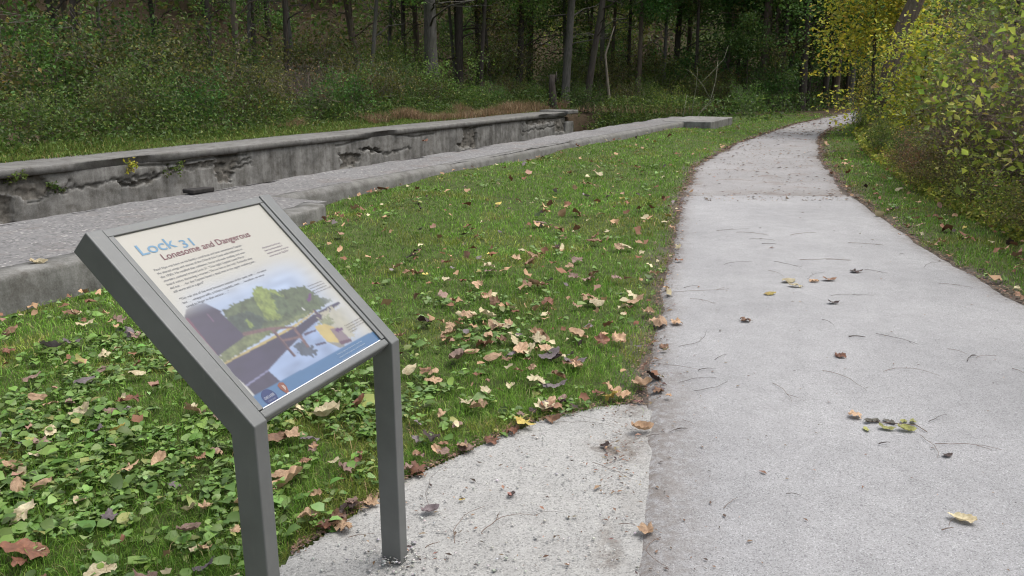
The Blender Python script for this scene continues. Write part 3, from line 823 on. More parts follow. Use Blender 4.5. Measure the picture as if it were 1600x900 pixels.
# strip behind the far wall
a = R.uniform(2, 30, 130000); n = R.uniform(-14.2, -12.85, 130000)
gx_, gy_, _ = L(a, n); hz = H(gx_, gy_)
bare = (n > -12.95 + (vnoise(a, n * 0, .7) - .5) * .35) & (R.random(len(a)) < .85)
k = ~bare; gx_, gy_, hz, n2_ = gx_[k], gy_[k], hz[k], n[k]
hh_ = R.gamma(5, .010, len(gx_)) * (1 + 1.5 * sm(-n2_, 13.3, 14.0))
V, F, C = blades(np.stack([gx_, gy_, np.maximum(hz, TOPZ - .06)], 1), hh_, R.uniform(.012, .022, len(gx_)), pick_cols(len(gx_), [(.10, .16, .03), (.15, .2, .04), (.2, .17, .06)], [4, 3, 1.2]), .8)
tag(link('bank_grass', mesh_np('bank_grass', V, F, C), M_GRASS), 'strip of green grass along the back of the far lock wall', 'grass', kind='stuff')

# dry brown grass on the far wall
def dry_grass(name, label, spots):
    Ps = []
    for a0, a1, n0, n1, cnt in spots:
        a = R.uniform(a0, a1, cnt); n = R.uniform(n0, n1, cnt); Ps.append(np.stack(L(a, n, np.zeros(cnt)), 1))
    P = np.concatenate(Ps); P[:, 2] = np.maximum(H(P[:, 0], P[:, 1]), TOPZ - .05)
    h = R.uniform(.18, .5, len(P)) * (.2 + 1.1 * vnoise(P[:, 0], P[:, 1], 1.6))
    V, F, C = blades(P, h, R.uniform(.008, .016, len(P)), pick_cols(len(P), [(.27, .18, .10), (.22, .145, .085), (.32, .24, .145), (.15, .12, .06)], [4, 3, 2, 2], .2), .7)
    tag(link(name, mesh_np(name, V, F, C), M_GRASS), label, 'grass', kind='stuff')
def abox(pxa, pxb, pya, pyb, n0, n1, cnt):
    aa = [Wpx(pxa, pya, (n0 + n1) / 2)[0], Wpx(pxb, pyb, (n0 + n1) / 2)[0]]
    return (min(aa), max(aa), n0, n1, cnt)
dry_grass('dry_grass', 'long band of tall dry russet grass behind the far lock wall', [abox(560, 655, 190, 180, -14.6, -13.6, 4200), abox(640, 870, 180, 172, -14.2, -12.9, 12000), abox(434, 470, 205, 200, -14.3, -13.8, 900), (28.5, 36, -12.5, -7.5, 1100)])

# broad-leaved weeds in the lawn
def weed_patches():
    x, y, r = polar(60000, 1.25, 16); k = lawn_ok(x, y)
    dpx, dpy, _ = project(x, y, 0)
    d = .15 + .85 * sm(vnoise(x, y, 1.3) * .6 + vnoise(x + 30, y, 3.1) * .4, .44, .62)
    d *= np.where(x > right_edge(y), .8, 1)
    near = sm(r, 9.0, 3.0)
    band = sm(dpx, 1000, 600)
    k &= R.random(len(x)) < d * (.10 + .90 * near * band) * .40
    x, y, r = x[k], y[k], r[k]
    m = R.integers(3, 8, len(x)); i = np.repeat(np.arange(len(x)), m); n = len(i)
    th = R.uniform(0, 2 * math.pi, n); ln = R.gamma(3, .0082, n) + .008; ln *= np.maximum(1, r[i] / 7)
    el = R.uniform(.15, .9, n)
    t = np.stack([np.cos(th) * np.cos(el * .8), np.sin(th) * np.cos(el * .8), np.sin(el * .8)], 1)
    P0 = np.stack([x[i], y[i], H(x[i], y[i]) + R.uniform(.012, .04, n)], 1)
    s = unit(np.cross(t, np.array([0, 0, 1.0]))); s = unit(s + R.normal(size=(n, 3)) * .3); nn = np.cross(s, t)
    ln = ln[:, None]; wd = ln * R.uniform(.28, .42, (n, 1))
    pt = lambda q, sd, up: P0 + t * ln * (q + .25) + s * wd * sd + nn * ln * up - np.array([0, 0, 1.0]) * ln * q * q * .35
    V = np.stack([pt(0, 0, 0), pt(.3, .95, .08), pt(.65, .85, .08), pt(1, 0, -.02), pt(.65, -.85, .08), pt(.3, -.95, .08), pt(.33, 0, 0), pt(.67, 0, 0)], 1).reshape(-1, 3)
    b = np.arange(n)[:, None] * 8
    F = [np.concatenate([b + np.array(q) for q in ((6, 1, 2, 7), (6, 7, 4, 5))]), np.concatenate([b + np.array(q) for q in ((0, 1, 6), (7, 2, 3), (7, 3, 4), (0, 6, 5))])]
    col = pick_cols(n, [(.115, .20, .04), (.15, .25, .052), (.20, .30, .10), (.085, .145, .032), (.27, .28, .09)], [4, 4, 2, 3, .6], .2)
    tag(link('lawn_weeds', mesh_np('lawn_weeds', V, F, np.repeat(col, 8, axis=0)), M_WEED), 'broad-leaved low green weeds growing through the lawn', 'weeds', kind='stuff')
weed_patches()

# ------------------------------------------------------------------ fallen leaves
FALL = {
    'tan': mat_fallen('tan_leaf', (.47, .32, .20), (.32, .20, .12)),
    'brown': mat_fallen('brown_leaf', (.28, .16, .095), (.15, .08, .05)),
    'russet': mat_fallen('russet_leaf', (.22, .10, .06), (.11, .052, .034)),
    'mauve': mat_fallen('grey_purple_leaf', (.20, .165, .17), (.12, .095, .10)),
    'yellow': mat_fallen('yellow_leaf', (.50, .40, .11), (.38, .25, .07)),
    'cream': mat_fallen('cream_leaf', (.56, .50, .33), (.40, .31, .18)),
    'pinkish': mat_fallen('pinkish_leaf', (.30, .20, .16), (.17, .11, .088)),
    'dark': mat_fallen('dark_leaf', (.07, .045, .04), (.03, .022, .02)),
}
def leaf_shape(name, kind, seed):
    rg = random.Random(seed); nT = 46; rings = (.33, .68, 1.0)
    fold = rg.uniform(.1, .6) * rg.choice((1, 1, -1)); curl = rg.uniform(-.35, .75); bend = rg.uniform(-.55, .7); fa = rg.uniform(0, 3.14)
    LOBES = [(c0 + rg.uniform(-.15, .15), a0 * rg.uniform(.72, 1.08), w0 * rg.uniform(.8, 1.3)) for c0, a0, w0 in ((0, 1.0, .62), (1.08, .92, .58), (-1.08, .92, .58), (2.05, .66, .5), (-2.05, .66, .5))]
    V = [(0, 0, 0)]; F = []
    for ri, q in enumerate(rings):
        for k in range(nT):
            t = 2 * math.pi * k / nT
            if kind == 'lobed':
                lobes = LOBES
                r_ = .42
                for c, amp, w in lobes:
                    d_ = abs((t - c + math.pi) % (2 * math.pi) - math.pi)
                    r_ = max(r_, .42 + (amp - .42) * max(0, 1 - (d_ / w)) ** .8)
                r_ *= 1 + .09 * math.sin(k * 2.9 + seed)
            else:
                r_ = 1 + .03 * math.sin(k * 3.1 + seed)
            x = math.cos(t) * r_ * q; y = math.sin(t) * r_ * q
            if kind == 'oval': y *= .56 * (1 - .22 * math.cos(t)) * (1 - .35 * max(0, math.cos(t)) ** 6)
            ax = x * math.cos(fa) + y * math.sin(fa) if kind == 'lobed' else y
            z = fold * abs(ax) + curl * q * q * .35 + bend * x * x * .4 + mnoise.noise(Vector((x * 2.4, y * 2.4, seed))) * .42 * q + mnoise.noise(Vector((x * 6, y * 6, seed + 9))) * .10 * q
            V.append((x, y, z))
    for k in range(nT):
        F.append((0, 1 + k, 1 + (k + 1) % nT))
    for ri in range(2):
        for k in range(nT):
            a_, b_ = 1 + ri * nT + k, 1 + ri * nT + (k + 1) % nT
            F.append((a_, a_ + nT, b_ + nT, b_))
    b0 = len(V)   # stalk
    L_ = .55 if kind == 'lobed' else .25
    xs_ = (-.30 if kind == 'lobed' else -.95)
    for i in range(4):
        q = i / 3
        for dy, dz in ((-.016, 0), (.016, 0), (0, .03)):
            V.append((xs_ * .5 - q * L_, dy + .1 * q * q * rg.uniform(-1, 1), dz + .04 * q))
    for i in range(3):
        for k in range(3):
            F.append((b0 + i * 3 + k, b0 + i * 3 + (k + 1) % 3, b0 + i * 3 + 3 + (k + 1) % 3, b0 + i * 3 + 3 + k))
    zmin = min(v[2] for v in V)
    me = bpy.data.meshes.new(name); me.from_pydata([(v[0] * .5, v[1] * .5, (v[2] - zmin) * .5) for v in V], [], F)
    me.polygons.foreach_set('use_smooth', np.ones(len(me.polygons), bool)); me.materials.append(FALL['tan']); me.update(); return me
LOBED = [leaf_shape('lobed_leaf', 'lobed', i + 1) for i in range(12)]
OVAL = [leaf_shape('oval_leaf', 'oval', i + 40) for i in range(5)]

def zone_of(x, y):
    px, py, _ = project(x, y, 0); a, n = toL(x, y)
    if y > 10.65 and left_edge(y) < x < right_edge(y): return 'on the gravel stretch of the path', 'path'
    if left_edge(y) + .05 < x < right_edge(y) - .05:
        if left_edge(y) + .35 > x and y > 3.8: return "just inside the paving's left edge", 'path'
        if x > right_edge(y) - .45: return "just inside the paving's right edge", 'path'
        return ('in the foreground of the paved path' if y < 4.4 else 'halfway along the paved path' if y < 7 else 'at the far end of the paving'), 'path'
    if in_pad(np.array([x]), np.array([y]))[0]: return 'on the pale gravel pad by the sign', 'path'
    if x >= right_edge(y) - .05:
        return ('on the near part of the right verge' if y < 7.5 else 'on the middle of the right verge' if y < 11 else 'on the far right verge by the thicket'), 'grass'
    wallx = NE_NEAR if a < 6.65 else NE_FAR
    if n < wallx + .30: return ('at the foot of the near kerb' if a < 6.7 else 'along the foot of the narrow wall' if a < 14 else 'along the far foot of the wall'), 'grass'
    if left_edge(y) - x < .3 and y > 3.4: return ('on the near grass edge of path' if y < 5.5 else 'on the middle grass edge of path' if y < 8.5 else 'on the far grass edge of path'), 'grass'
    if y < 3.7 and in_pad(np.array([x + .22]), np.array([y - .12]))[0]: return 'along the grassy rim of the gravel pad', 'grass'
    if px < 420:
        return ('in the weeds left of the front post' if py > 640 else 'in the lawn left of the sign panel'), 'grass'
    if px < 590 and py > 560: return 'in the lawn seen between the two posts', 'grass'
    if py > 540: return 'in the lawn right behind the rear post', 'grass'
    if py > 450: return ('in the near middle lawn by the panel' if px < 780 else 'in the near lawn beside the paving'), 'grass'
    if py > 350: return ('in the middle lawn beyond the panel' if px < 780 else 'in the middle lawn beside the paving'), 'grass'
    if py > 290: return ('in the lawn near the kerb end' if px < 760 else 'in the upper lawn below the gravel path'), 'grass'
    return 'in the farthest part of the lawn', 'grass'

leaves = []   # (x, y, size, colour, kind, rz)
def put(px, py, size, colr, kind='lobed', rz=None):
    x, y = G(px, py, .02); leaves.append((x, y, size * .86, colr, kind, R.uniform(0, 6.28) if rz is None else rz))
for q in ((1012, 832, .115, 'tan', 'lobed', 3.1), (1333, 653, .13, 'tan', 'lobed', .3), (1167, 503, .13, 'brown', 'lobed', 2.6), (1312, 559, .12, 'russet', 'lobed', .6),
          (1502, 815, .115, 'cream', 'oval', 2.6), (1003, 673, .13, 'tan', 'oval', .2), (1232, 441, .15, 'cream', 'oval', .5), (1243, 449, .13, 'cream', 'oval', -.4),
          (1296, 439, .13, 'brown', 'oval', 0), (1272, 441, .1, 'tan', 'oval', .1), (1334, 426, .16, 'dark', 'lobed', .1), (1203, 461, .11, 'yellow', 'oval', .1),
          (1302, 475, .1, 'dark', 'oval', 0), (1480, 714, .06, 'dark', 'oval', .3), (673, 798, .085, 'mauve', 'oval', .4), (800, 772, .05, 'dark', 'oval', .9),
          (943, 697, .07, 'dark', 'lobed', .4), (722, 780, .03, 'yellow', 'oval', .3), (812, 664, .17, 'yellow', 'lobed', -.5), (865, 643, .16, 'brown', 'lobed', .8), (880, 630, .1, 'pinkish', 'oval', 1.2),
          (727, 704, .13, 'pinkish', 'lobed', 1.5), (765, 690, .12, 'russet', 'lobed', .5), (745, 643, .15, 'tan', 'lobed', 1.0), (652, 738, .14, 'russet', 'lobed', 2.0), (668, 590, .13, 'brown', 'lobed', 2.4),
          (535, 738, .14, 'pinkish', 'lobed', .3), (485, 692, .11, 'mauve', 'oval', .3), (490, 706, .10, 'pinkish', 'lobed', 1.7), (502, 830, .11, 'russet', 'lobed', .8), (540, 828, .12, 'tan', 'lobed', 2.2), (524, 812, .09, 'brown', 'lobed', .1),
          (578, 788, .11, 'tan', 'lobed', .9), (342, 668, .11, 'pinkish', 'lobed', .2), (200, 752, .12, 'tan', 'lobed', .7), (70, 777, .11, 'tan', 'oval', .3), (270, 774, .1, 'mauve', 'lobed', .5), (190, 693, .09, 'yellow', 'oval', 1.0),
          (170, 830, .11, 'mauve', 'lobed', 1.9), (296, 833, .1, 'pinkish', 'oval', .6), (86, 560, .18, 'mauve', 'oval', .1), (116, 552, .12, 'mauve', 'oval', .5), (135, 615, .14, 'mauve', 'oval', 1.2), (50, 612, .16, 'pinkish', 'lobed', .4),
          (216, 602, .12, 'cream', 'oval', 1.1), (216, 536, .13, 'pinkish', 'lobed', 2.6), (184, 516, .14, 'pinkish', 'lobed', .6), (137, 524, .13, 'cream', 'oval', .7), (14, 567, .12, 'russet', 'lobed', .3), (70, 466, .15, 'cream', 'oval', .1), (112, 652, .1, 'pinkish', 'oval', 2.2),
          (838, 541, .17, 'cream', 'lobed', .3), (872, 608, .13, 'mauve', 'oval', .1), (832, 587, .1, 'tan', 'lobed', 1.6), (916, 481, .2, 'tan', 'lobed', .2), (965, 540, .18, 'tan', 'lobed', .7), (940, 545, .16, 'russet', 'lobed', 1.6), (845, 460, .16, 'russet', 'lobed', .2),
          (805, 415, .16, 'tan', 'lobed', .9), (868, 395, .17, 'tan', 'lobed', 1.3), (695, 418, .17, 'russet', 'lobed', .2), (655, 434, .16, 'brown', 'lobed', .9), (965, 396, .18, 'tan', 'lobed', .8), (930, 380, .16, 'brown', 'lobed', .4), (556, 334, .22, 'tan', 'lobed', .1), (770, 567, .13, 'tan', 'oval', .3),
          (955, 628, .14, 'yellow', 'lobed', .3), (940, 622, .11, 'tan', 'lobed', 1.3), (663, 241, .2, 'russet', 'lobed', .3), (783, 520, .16, 'cream', 'oval', .3), (690, 473, .16, 'pinkish', 'lobed', .8), (775, 488, .16, 'brown', 'lobed', 2.4)):
    put(*q)
NH = len(leaves)
CN = list(FALL); CW = np.array([7, 5, 1.4, 1.2, .3, 3.2, 2.4, .7]); CW /= CW.sum()
# random fall over the lawn, thicker near the path and by the pad
cand = 0
x, y, r = polar(14000, 1.5, 28)
a_, n_ = toL(x, y); dpx, dpy, _ = project(x, y, 0)
den = .15 + .55 * np.exp(-(((dpx - 850) / 170) ** 2 + ((dpy - 500) / 75) ** 2)) + .22 * np.exp(-((left_edge(y) - x - .05) / .16) ** 2) * (y < 12) + .18 * ((dpx > 500) & (dpy < 420)) 
wallx = np.where(a_ < 6.65, NE_NEAR, NE_FAR)
den += .75 * np.exp(-((n_ - wallx - .12) / .12) ** 2)
den += .4 * np.exp(-((right_edge(y) + .25 - x) / .3) ** 2)
ok = (lawn_ok(x, y) | (np.abs(left_edge(y) - x) < .15) | (np.abs(right_edge(y) - x) < .15)) & (R.random(len(x)) < den * .62) & ~in_pad(x, y)
for xx, yy in zip(x[ok], y[ok]):
    kk = 'lobed' if R.random() < .5 else 'oval'
    leaves.append((xx, yy, float(np.clip(R.gamma(5, .0165), .04, .16)), CN[R.choice(8, p=CW)], kk, R.uniform(0, 6.28)))
# rim of the gravel pad
for _ in range(22):
    px = R.uniform(470, 1000); py = np.interp(px, [452, 560, 640, 720, 790, 860, 930, 1000], [872, 800, 748, 712, 678, 655, 640, 628]) + R.normal() * 7 - 4
    x_, y_ = G(px, py); leaves.append((x_, y_, R.uniform(.05, .11), ['russet', 'brown', 'dark', 'pinkish'][R.integers(4)], 'lobed', R.uniform(0, 6.28)))
app = sorted(range(len(leaves)), key=lambda i: -(1e3 if i < NH else leaves[i][2] / math.hypot(leaves[i][0], leaves[i][1])))
SIZEW = lambda s: 'small' if s < .085 else 'large' if s > .135 else 'medium'
restV, restF, restC = [], [], []
def leaf_z(x, y, surf):
    if surf == 'path': return .026 if is_path(x, y) else .018
    return float(H(x, y)) + .029
for rank, i in enumerate(app):
    x, y, s, c, kd, rz = leaves[i]; zn, surf = zone_of(x, y)
    tilt = .05 if surf == 'path' else .24
    if i < NH and (leaves[i][0:2] == G(663, 241, .02)): pass
    pool = LOBED if kd == 'lobed' else OVAL
    me = pool[int(R.integers(len(pool)))]
    a2, n2 = toL(x, y); wall_n = NE_NEAR if a2 < 6.65 else NE_FAR
    z = leaf_z(x, y, surf)
    if n2 < wall_n - .02: z = TOPZ + .012; zn = 'on top of the near wall'; tilt = .05
    rot = (R.normal() * tilt, R.normal() * tilt, rz)
    if rank < 296:
        o = link('fallen_leaf', me, FALL[c], None, (x, y, z + (.25 * s * tilt if tilt > .1 else 0)))
        o.scale = (s, s * R.uniform(.85, 1.0), s * R.uniform(.7, 1.1)); o.rotation_euler = rot
        kw = 'lobed' if kd == 'lobed' else 'oval'
        later(o, f'{SIZEW(s)} {c} {kw} leaf', f'{SIZEW(s)} {c} {kw} leaves', zn, 'leaf', 'fallen autumn leaves', (x, y))
    else:
        restV.append((x, y, z)); restF.append(s); restC.append(c)
avg = {'tan': (.38, .24, .14), 'brown': (.2, .1, .06), 'russet': (.18, .08, .048), 'mauve': (.17, .14, .14), 'yellow': (.45, .35, .1), 'cream': (.5, .43, .27), 'pinkish': (.29, .17, .125), 'dark': (.05, .035, .03)}
P = np.array(restV); col = np.array([avg[c] for c in restC])
P[:, 2] += .02
def ragged(P, size, col, k=9):
    n = len(P); size = np.asarray(size).reshape(-1, 1, 1)
    nr = unit(R.normal(size=(n, 3)) * .28 + np.array([0, 0, .75])); t = unit(np.cross(nr, R.normal(size=(n, 3)))); b = np.cross(nr, t)
    th = np.linspace(0, 2 * math.pi, k, endpoint=False)[None] + R.normal(size=(n, k)) * .12
    rr = R.uniform(.24, .56, (n, k)); asp = R.uniform(.55, 1, (n, 1))
    ring = P[:, None] + size * ((np.cos(th) * rr)[..., None] * t[:, None] + (np.sin(th) * rr * asp)[..., None] * b[:, None] + (R.normal(size=(n, k)) * .10 + .05)[..., None] * nr[:, None])
    V = np.concatenate([P[:, None], ring], 1).reshape(-1, 3); i = np.arange(n)[:, None] * (k + 1)
    F = np.concatenate([i + np.array([0, 1 + j, 1 + (j + 1) % k]) for j in range(k)])
    return V, F, np.repeat(col, k + 1, axis=0)
V, F, C = ragged(P, restF, col * (1 + R.normal(size=(len(col), 1)) * .18))
M_LITTER = mat_attr_leaf('leaf_litter', .1, .7, spec=.2)
tag(link('leaf_litter', mesh_np('leaf_litter', V, F, C), M_LITTER), 'scattered smaller far fallen leaves over the lawn and verges', 'leaf litter', kind='stuff')

# crumbs, needles and bits of bark on paths, dark rims of leaf crumbs along edges
def debris():
    x1, y1, r1 = polar(7000, 2.0, 36)
    k = is_path(x1, y1) & (R.random(len(x1)) < np.where(y1 > 10.5, 1.0, .12 + .3 * np.exp(-((x1 - left_edge(y1)) / .3) ** 2)))
    x2 = []; y2 = []
    for _ in range(9000):
        y = 2.4 * (30 / 2.4) ** R.random(); side = R.random() < .5
        e = (left_edge(y) + R.normal() * .05 - .01) if side else (right_edge(y) + abs(R.normal()) * .12 - .05)
        if side and y < 3.7: continue
        x2.append(float(e)); y2.append(y)
    ys4 = 10.3 * (34 / 10.3) ** (R.random(5200) ** 1.25); us4 = R.random(5200)
    xs4 = left_edge(ys4) + us4 * (right_edge(ys4) - left_edge(ys4))
    k4 = R.random(5200) < -.30 + .75 * vnoise(xs4, ys4, .9) ** 1.3 + .4 * (ys4 < 11) + .25 * sm(ys4, 13, 24)
    x2 += list(xs4[k4]); y2 += list(ys4[k4])
    t = R.random(1500); px = 455 + t * 545
    py = np.interp(px, [452, 560, 640, 720, 790, 860, 930, 1000], [872, 800, 748, 712, 678, 655, 640, 628]) + R.normal(size=1500) * 5 - 3
    pr = np.array([G(p, q) for p, q in zip(px, py)])
    pc = np.array([G(px_, py_) for px_, py_ in zip(R.normal(size=160) * 18 + 965, R.uniform(640, 780, 160))])
    pp = np.array([G(px_, py_) for px_, py_ in zip(R.uniform(560, 980, 170), R.uniform(660, 895, 170))])
    x = np.concatenate([x1[k], np.array(x2), pr[:, 0], pc[:, 0], pp[:, 0]]); y = np.concatenate([y1[k], np.array(y2), pr[:, 1], pc[:, 1], pp[:, 1]])
    n = len(x); r = np.hypot(x, y)
    z = np.where(is_path(x, y), .026, np.where(in_pad(x, y), .02, np.maximum(H(x, y), 0) + .012))
    s = R.gamma(3, .006, n) * np.maximum(.55, r / 8) + .006
    col = pick_cols(n, [(.13, .085, .062), (.19, .115, .075), (.07, .05, .042), (.28, .19, .13)], [4, 3, 1.5, 2], .25)
    V, F, C = leaf_cards(np.stack([x, y, z + .002], 1), s, col, up=.9, width=.42, fold=.1)
    tag(link('leaf_crumbs', mesh_np('leaf_crumbs', V, F, C), M_LITTER), 'dark crumbs of leaf and bark along the path edges', 'leaf litter', kind='stuff')
debris()

# loose stone chips on the pad, banked up round the foot of the rear post
def chips():
    fx, fy = G(617, 880); n = 1700
    q = np.concatenate([np.stack([fx + R.normal(size=180) * .05, fy + R.normal(size=180) * .05], 1), np.array([G(a_, b_) for a_, b_ in zip(R.uniform(460, 1000, 420), R.uniform(650, 900, 420))])])
    k = in_pad(q[:, 0], q[:, 1]); q = q[k]; n = len(q); d = np.hypot(q[:, 0] - fx, q[:, 1] - fy)
    P = np.stack([q[:, 0], q[:, 1], .018 + .022 * np.exp(-(d / .045) ** 2)], 1); s = R.gamma(4, .0008, n) + .0015
    o = unit(R.normal(size=(n, 6, 3)).reshape(-1, 3)).reshape(n, 6, 3) * .15 + np.array([[1, 0, 0], [-1, 0, 0], [0, 1, 0], [0, -1, 0], [0, 0, .38], [0, 0, -.38]])
    V = (P[:, None] + o * s[:, None, None]).reshape(-1, 3); i = np.arange(n)[:, None] * 6
    F = np.concatenate([i + np.array(f) for f in ((0, 2, 4), (2, 1, 4), (1, 3, 4), (3, 0, 4), (2, 0, 5), (1, 2, 5), (3, 1, 5), (0, 3, 5))])
    tag(link('stone_chips', mesh_np('stone_chips', V, F, np.repeat(pick_cols(n, [(.45, .44, .41), (.38, .37, .345), (.55, .54, .51), (.2, .195, .185)], [4, 3, 2, .8], .15), 6, axis=0)), M_LITTER), 'pale loose stone chips on the gravel pad', 'gravel', kind='stuff')
chips()

# twigs on the paving
M_TWIG = [mat_simple('dark_twig', (.075, .06, .052), .9, .2, .3), mat_simple('brown_twig', (.16, .115, .09), .9, .2, .3), mat_simple('grey_twig', (.17, .15, .135), .9, .2, .3)]
def twig(p, q, bow, rr, m, z=.026):
    x0, y0 = G(*p); x1, y1 = G(*q); c = Vector(((x0 + x1) / 2, (y0 + y1) / 2, z + rr))
    v = Vector((x1 - x0, y1 - y0, 0)); pr = Vector((-v.y, v.x, 0)); pts = []
    ph = R.uniform(0, 6)
    for i in range(9):
        t = i / 8
        pts.append(Vector((x0, y0, z + rr)) + v * t + pr * (bow * 4 * t * (1 - t) + .02 * math.sin(t * 7 + ph) + .012 * math.sin(t * 17 + ph * 2)) + Vector((0, 0, .004 * math.sin(t * 3.14) + .0005)) - c)
    b = MB(); b.tube(pts, [rr * .68 * (1 - .55 * i / 8) for i in range(9)], 5)
    ln = v.length
    if ln > .16 and R.random() < .5:
        i0 = int(R.integers(3, 7)); d_ = (pts[i0 + 1] - pts[i0]).normalized(); s_ = Vector((-d_.y, d_.x, 0)) * R.choice([-1, 1])
        b.tube([pts[i0], pts[i0] + (d_ + s_ * .7) * ln * .09, pts[i0] + (d_ * 1.2 + s_ * .8) * ln * .17], [rr * .6, rr * .5, rr * .3], 4)
    o = link('twig', b.mesh('twig'), M_TWIG[m], None, c)
    x, y = c.x, c.y; zn, _ = zone_of(x, y)
    w = ('long' if ln > .22 else 'short' if ln < .09 else 'mid-length') + ' ' + ('curved' if abs(bow) > .12 else 'straight') + ' ' + ('dark', 'brown', 'grey')[m]
    later(o, w + ' twig', w + ' twigs', zn, 'twig', 'fallen twigs', (x, y))
TW = [((1325, 533), (1351, 534), 0, .006, 0), ((1286, 586), (1353, 618), .1, .002, 1), ((1380, 588), (1467, 595), .3, .002, 1), ((1090, 586), (1118, 583), .02, .0035, 0), ((1060, 605), (1118, 597), .05, .002, 0), ((1086, 619), (1138, 603), -.08, .002, 0),
      ((1003, 574), (1090, 585), .05, .002, 1), ((1060, 548), (1103, 523), -.15, .002, 0), ((1117, 569), (1135, 561), .05, .0025, 0), ((1204, 606), (1236, 637), .1, .002, 1), ((1368, 528), (1433, 545), .06, .0022, 0), ((1297, 467), (1365, 467), .04, .002, 0), ((1290, 410), (1330, 413), .05, .003, 1),
      ((1249, 411), (1328, 411), .05, .003, 1), ((1283, 505), (1302, 515), .1, .002, 0), ((1512, 572), (1524, 561), .1, .0035, 0), ((1524, 566), (1556, 563), .1, .002, 1), ((1450, 667), (1477, 656), 0, .0022, 0), ((1460, 702), (1563, 711), .05, .0022, 1), ((1436, 688), (1465, 725), .08, .002, 1),
      ((1372, 703), (1390, 701), .02, .004, 0), ((1044, 684), (1074, 678), .03, .002, 0), ((1055, 680), (1072, 678), 0, .003, 0), ((1010, 692), (1030, 689), .1, .004, 2), ((1066, 664), (1088, 676), .05, .0016, 1), ((1227, 781), (1250, 784), 0, .0025, 0), ((1131, 805), (1152, 788), .05, .002, 1), ((1030, 850), (1042, 898), -.3, .002, 1),
      ((967, 830), (992, 831), .02, .0025, 1), ((1470, 840), (1488, 836), 0, .0035, 1), ((1482, 832), (1494, 820), .1, .0015, 1), ((672, 800), (700, 738), .15, .002, 2), ((713, 860), (760, 802), .2, .0022, 1), ((752, 843), (835, 815), .18, .0025, 1), ((835, 815), (885, 812), .1, .0015, 2), ((545, 851), (585, 845), .02, .002, 1), ((870, 668), (960, 675), .06, .002, 2),
      ((925, 732), (985, 760), .05, .0018, 1), ((665, 867), (688, 858), .0, .003, 1), ((855, 657), (935, 664), .1, .0015, 2), ((1050, 460), (1138, 456), -.1, .002, 1), ((1078, 472), (1118, 481), .08, .0018, 1), ((1130, 418), (1175, 413), .05, .002, 0), ((1068, 455), (1090, 452), 0, .003, 0), ((1260, 441), (1287, 430), .05, .0018, 0), ((1200, 427), (1225, 437), .05, .0018, 1),
      ((1209, 413), (1252, 425), .06, .0022, 0), ((1466, 448), (1520, 455), .02, .002, 1), ((1350, 426), (1385, 432), .02, .002, 0), ((1325, 384), (1380, 388), .04, .003, 1), ((1190, 385), (1212, 386), .0, .004, 0), ((1235, 372), (1275, 368), .1, .003, 1), ((1170, 378), (1210, 380), .1, .003, 2), ((1150, 367), (1200, 372), .12, .003, 1), ((1405, 402), (1413, 402), 0, .003, 0), ((1120, 365), (1170, 362), .05, .003, 2), ((1445, 423), (1470, 412), .1, .002, 0), ((1580, 583), (1600, 592), .05, .0022, 1), ((1480, 552), (1510, 560), .05, .002, 1)]
for t in TW: twig(*t)

# wilted sprig on the paving
sx, sy = G(1392, 672); b = MB()
sp = [Vector((G(px, py)[0] - sx, G(px, py)[1] - sy, .006)) for px, py in ((1350, 668), (1370, 668), (1400, 671), (1430, 673), (1447, 684))]
b.tube(sp, [.0012, .0018, .002, .0022, .002], 5)
root = empty('wilted_sprig', (sx, sy, .024)); tag(root, 'wilted green sprig with curled leaves on the paving beside a tan leaf', 'sprig')
link('stem', b.mesh('stem'), M_TWIG[1], root)
M_SPRIG = [mat_fallen('sprig_green', (.42, .42, .14), (.22, .22, .08)), mat_fallen('sprig_grey', (.14, .135, .11), (.07, .06, .05))]
for i, (px, py, s, m, rz) in enumerate(((1352, 679, .05, 0, 1.5), (1356, 667, .055, 1, .4), (1368, 666, .055, 1, .6), (1384, 678, .075, 0, -.4), (1384, 666, .05, 1, 1.8), (1393, 668, .05, 1, 1.3), (1415, 680, .085, 0, -.2), (1411, 667, .05, 0, .6), (1425, 668, .055, 0, 1.2))):
    x, y = G(px, py); o = link('leaf', OVAL[i % 5], M_SPRIG[m], root, (x - sx, y - sy, .003)); o.scale = (s, s * .9, s * .8); o.rotation_euler = (.1, .1, rz)

# ------------------------------------------------------------------ woody plants
BARK = {'grey': mat_bark('grey_bark', (.13, .122, .108)), 'dark': mat_bark('dark_bark', (.065, .055, .047)), 'brown': mat_bark('brown_bark', (.125, .098, .078)), 'pale': mat_bark('pale_dead_wood', (.22, .19, .15))}
M_STEM = mat_bark('thicket_stems', (.20, .15, .13)); M_STEM2 = mat_bark('grey_stems', (.24, .21, .185))
M_LEAF = mat_attr_leaf('forest_leaves', .45, .5, objvar=.5)
PAL = {
    'green': ([(.058, .088, .018), (.078, .115, .024), (.045, .066, .016), (.12, .14, .03)], [4, 3, 3, 1.2]),
    'deep': ([(.045, .085, .018), (.06, .115, .022), (.036, .062, .015), (.085, .135, .026)], [4, 4, 3, 1]),
    'olive': ([(.08, .085, .024), (.105, .105, .03), (.055, .058, .019), (.17, .15, .035), (.11, .075, .04)], [4, 3, 3, 1, .8]),
    'yellow': ([(.46, .40, .04), (.36, .36, .05), (.54, .43, .05), (.22, .26, .045), (.42, .29, .05)], [4, 4, 2, 2, 1]),
    'lime': ([(.17, .21, .035), (.23, .26, .045), (.11, .155, .03), (.34, .34, .07), (.24, .15, .07)], [4, 3, 3, 1.2, .35]),
    'rust': ([(.13, .075, .04), (.18, .10, .05), (.09, .085, .035), (.22, .16, .06)], [3, 3, 3, 1]),
}
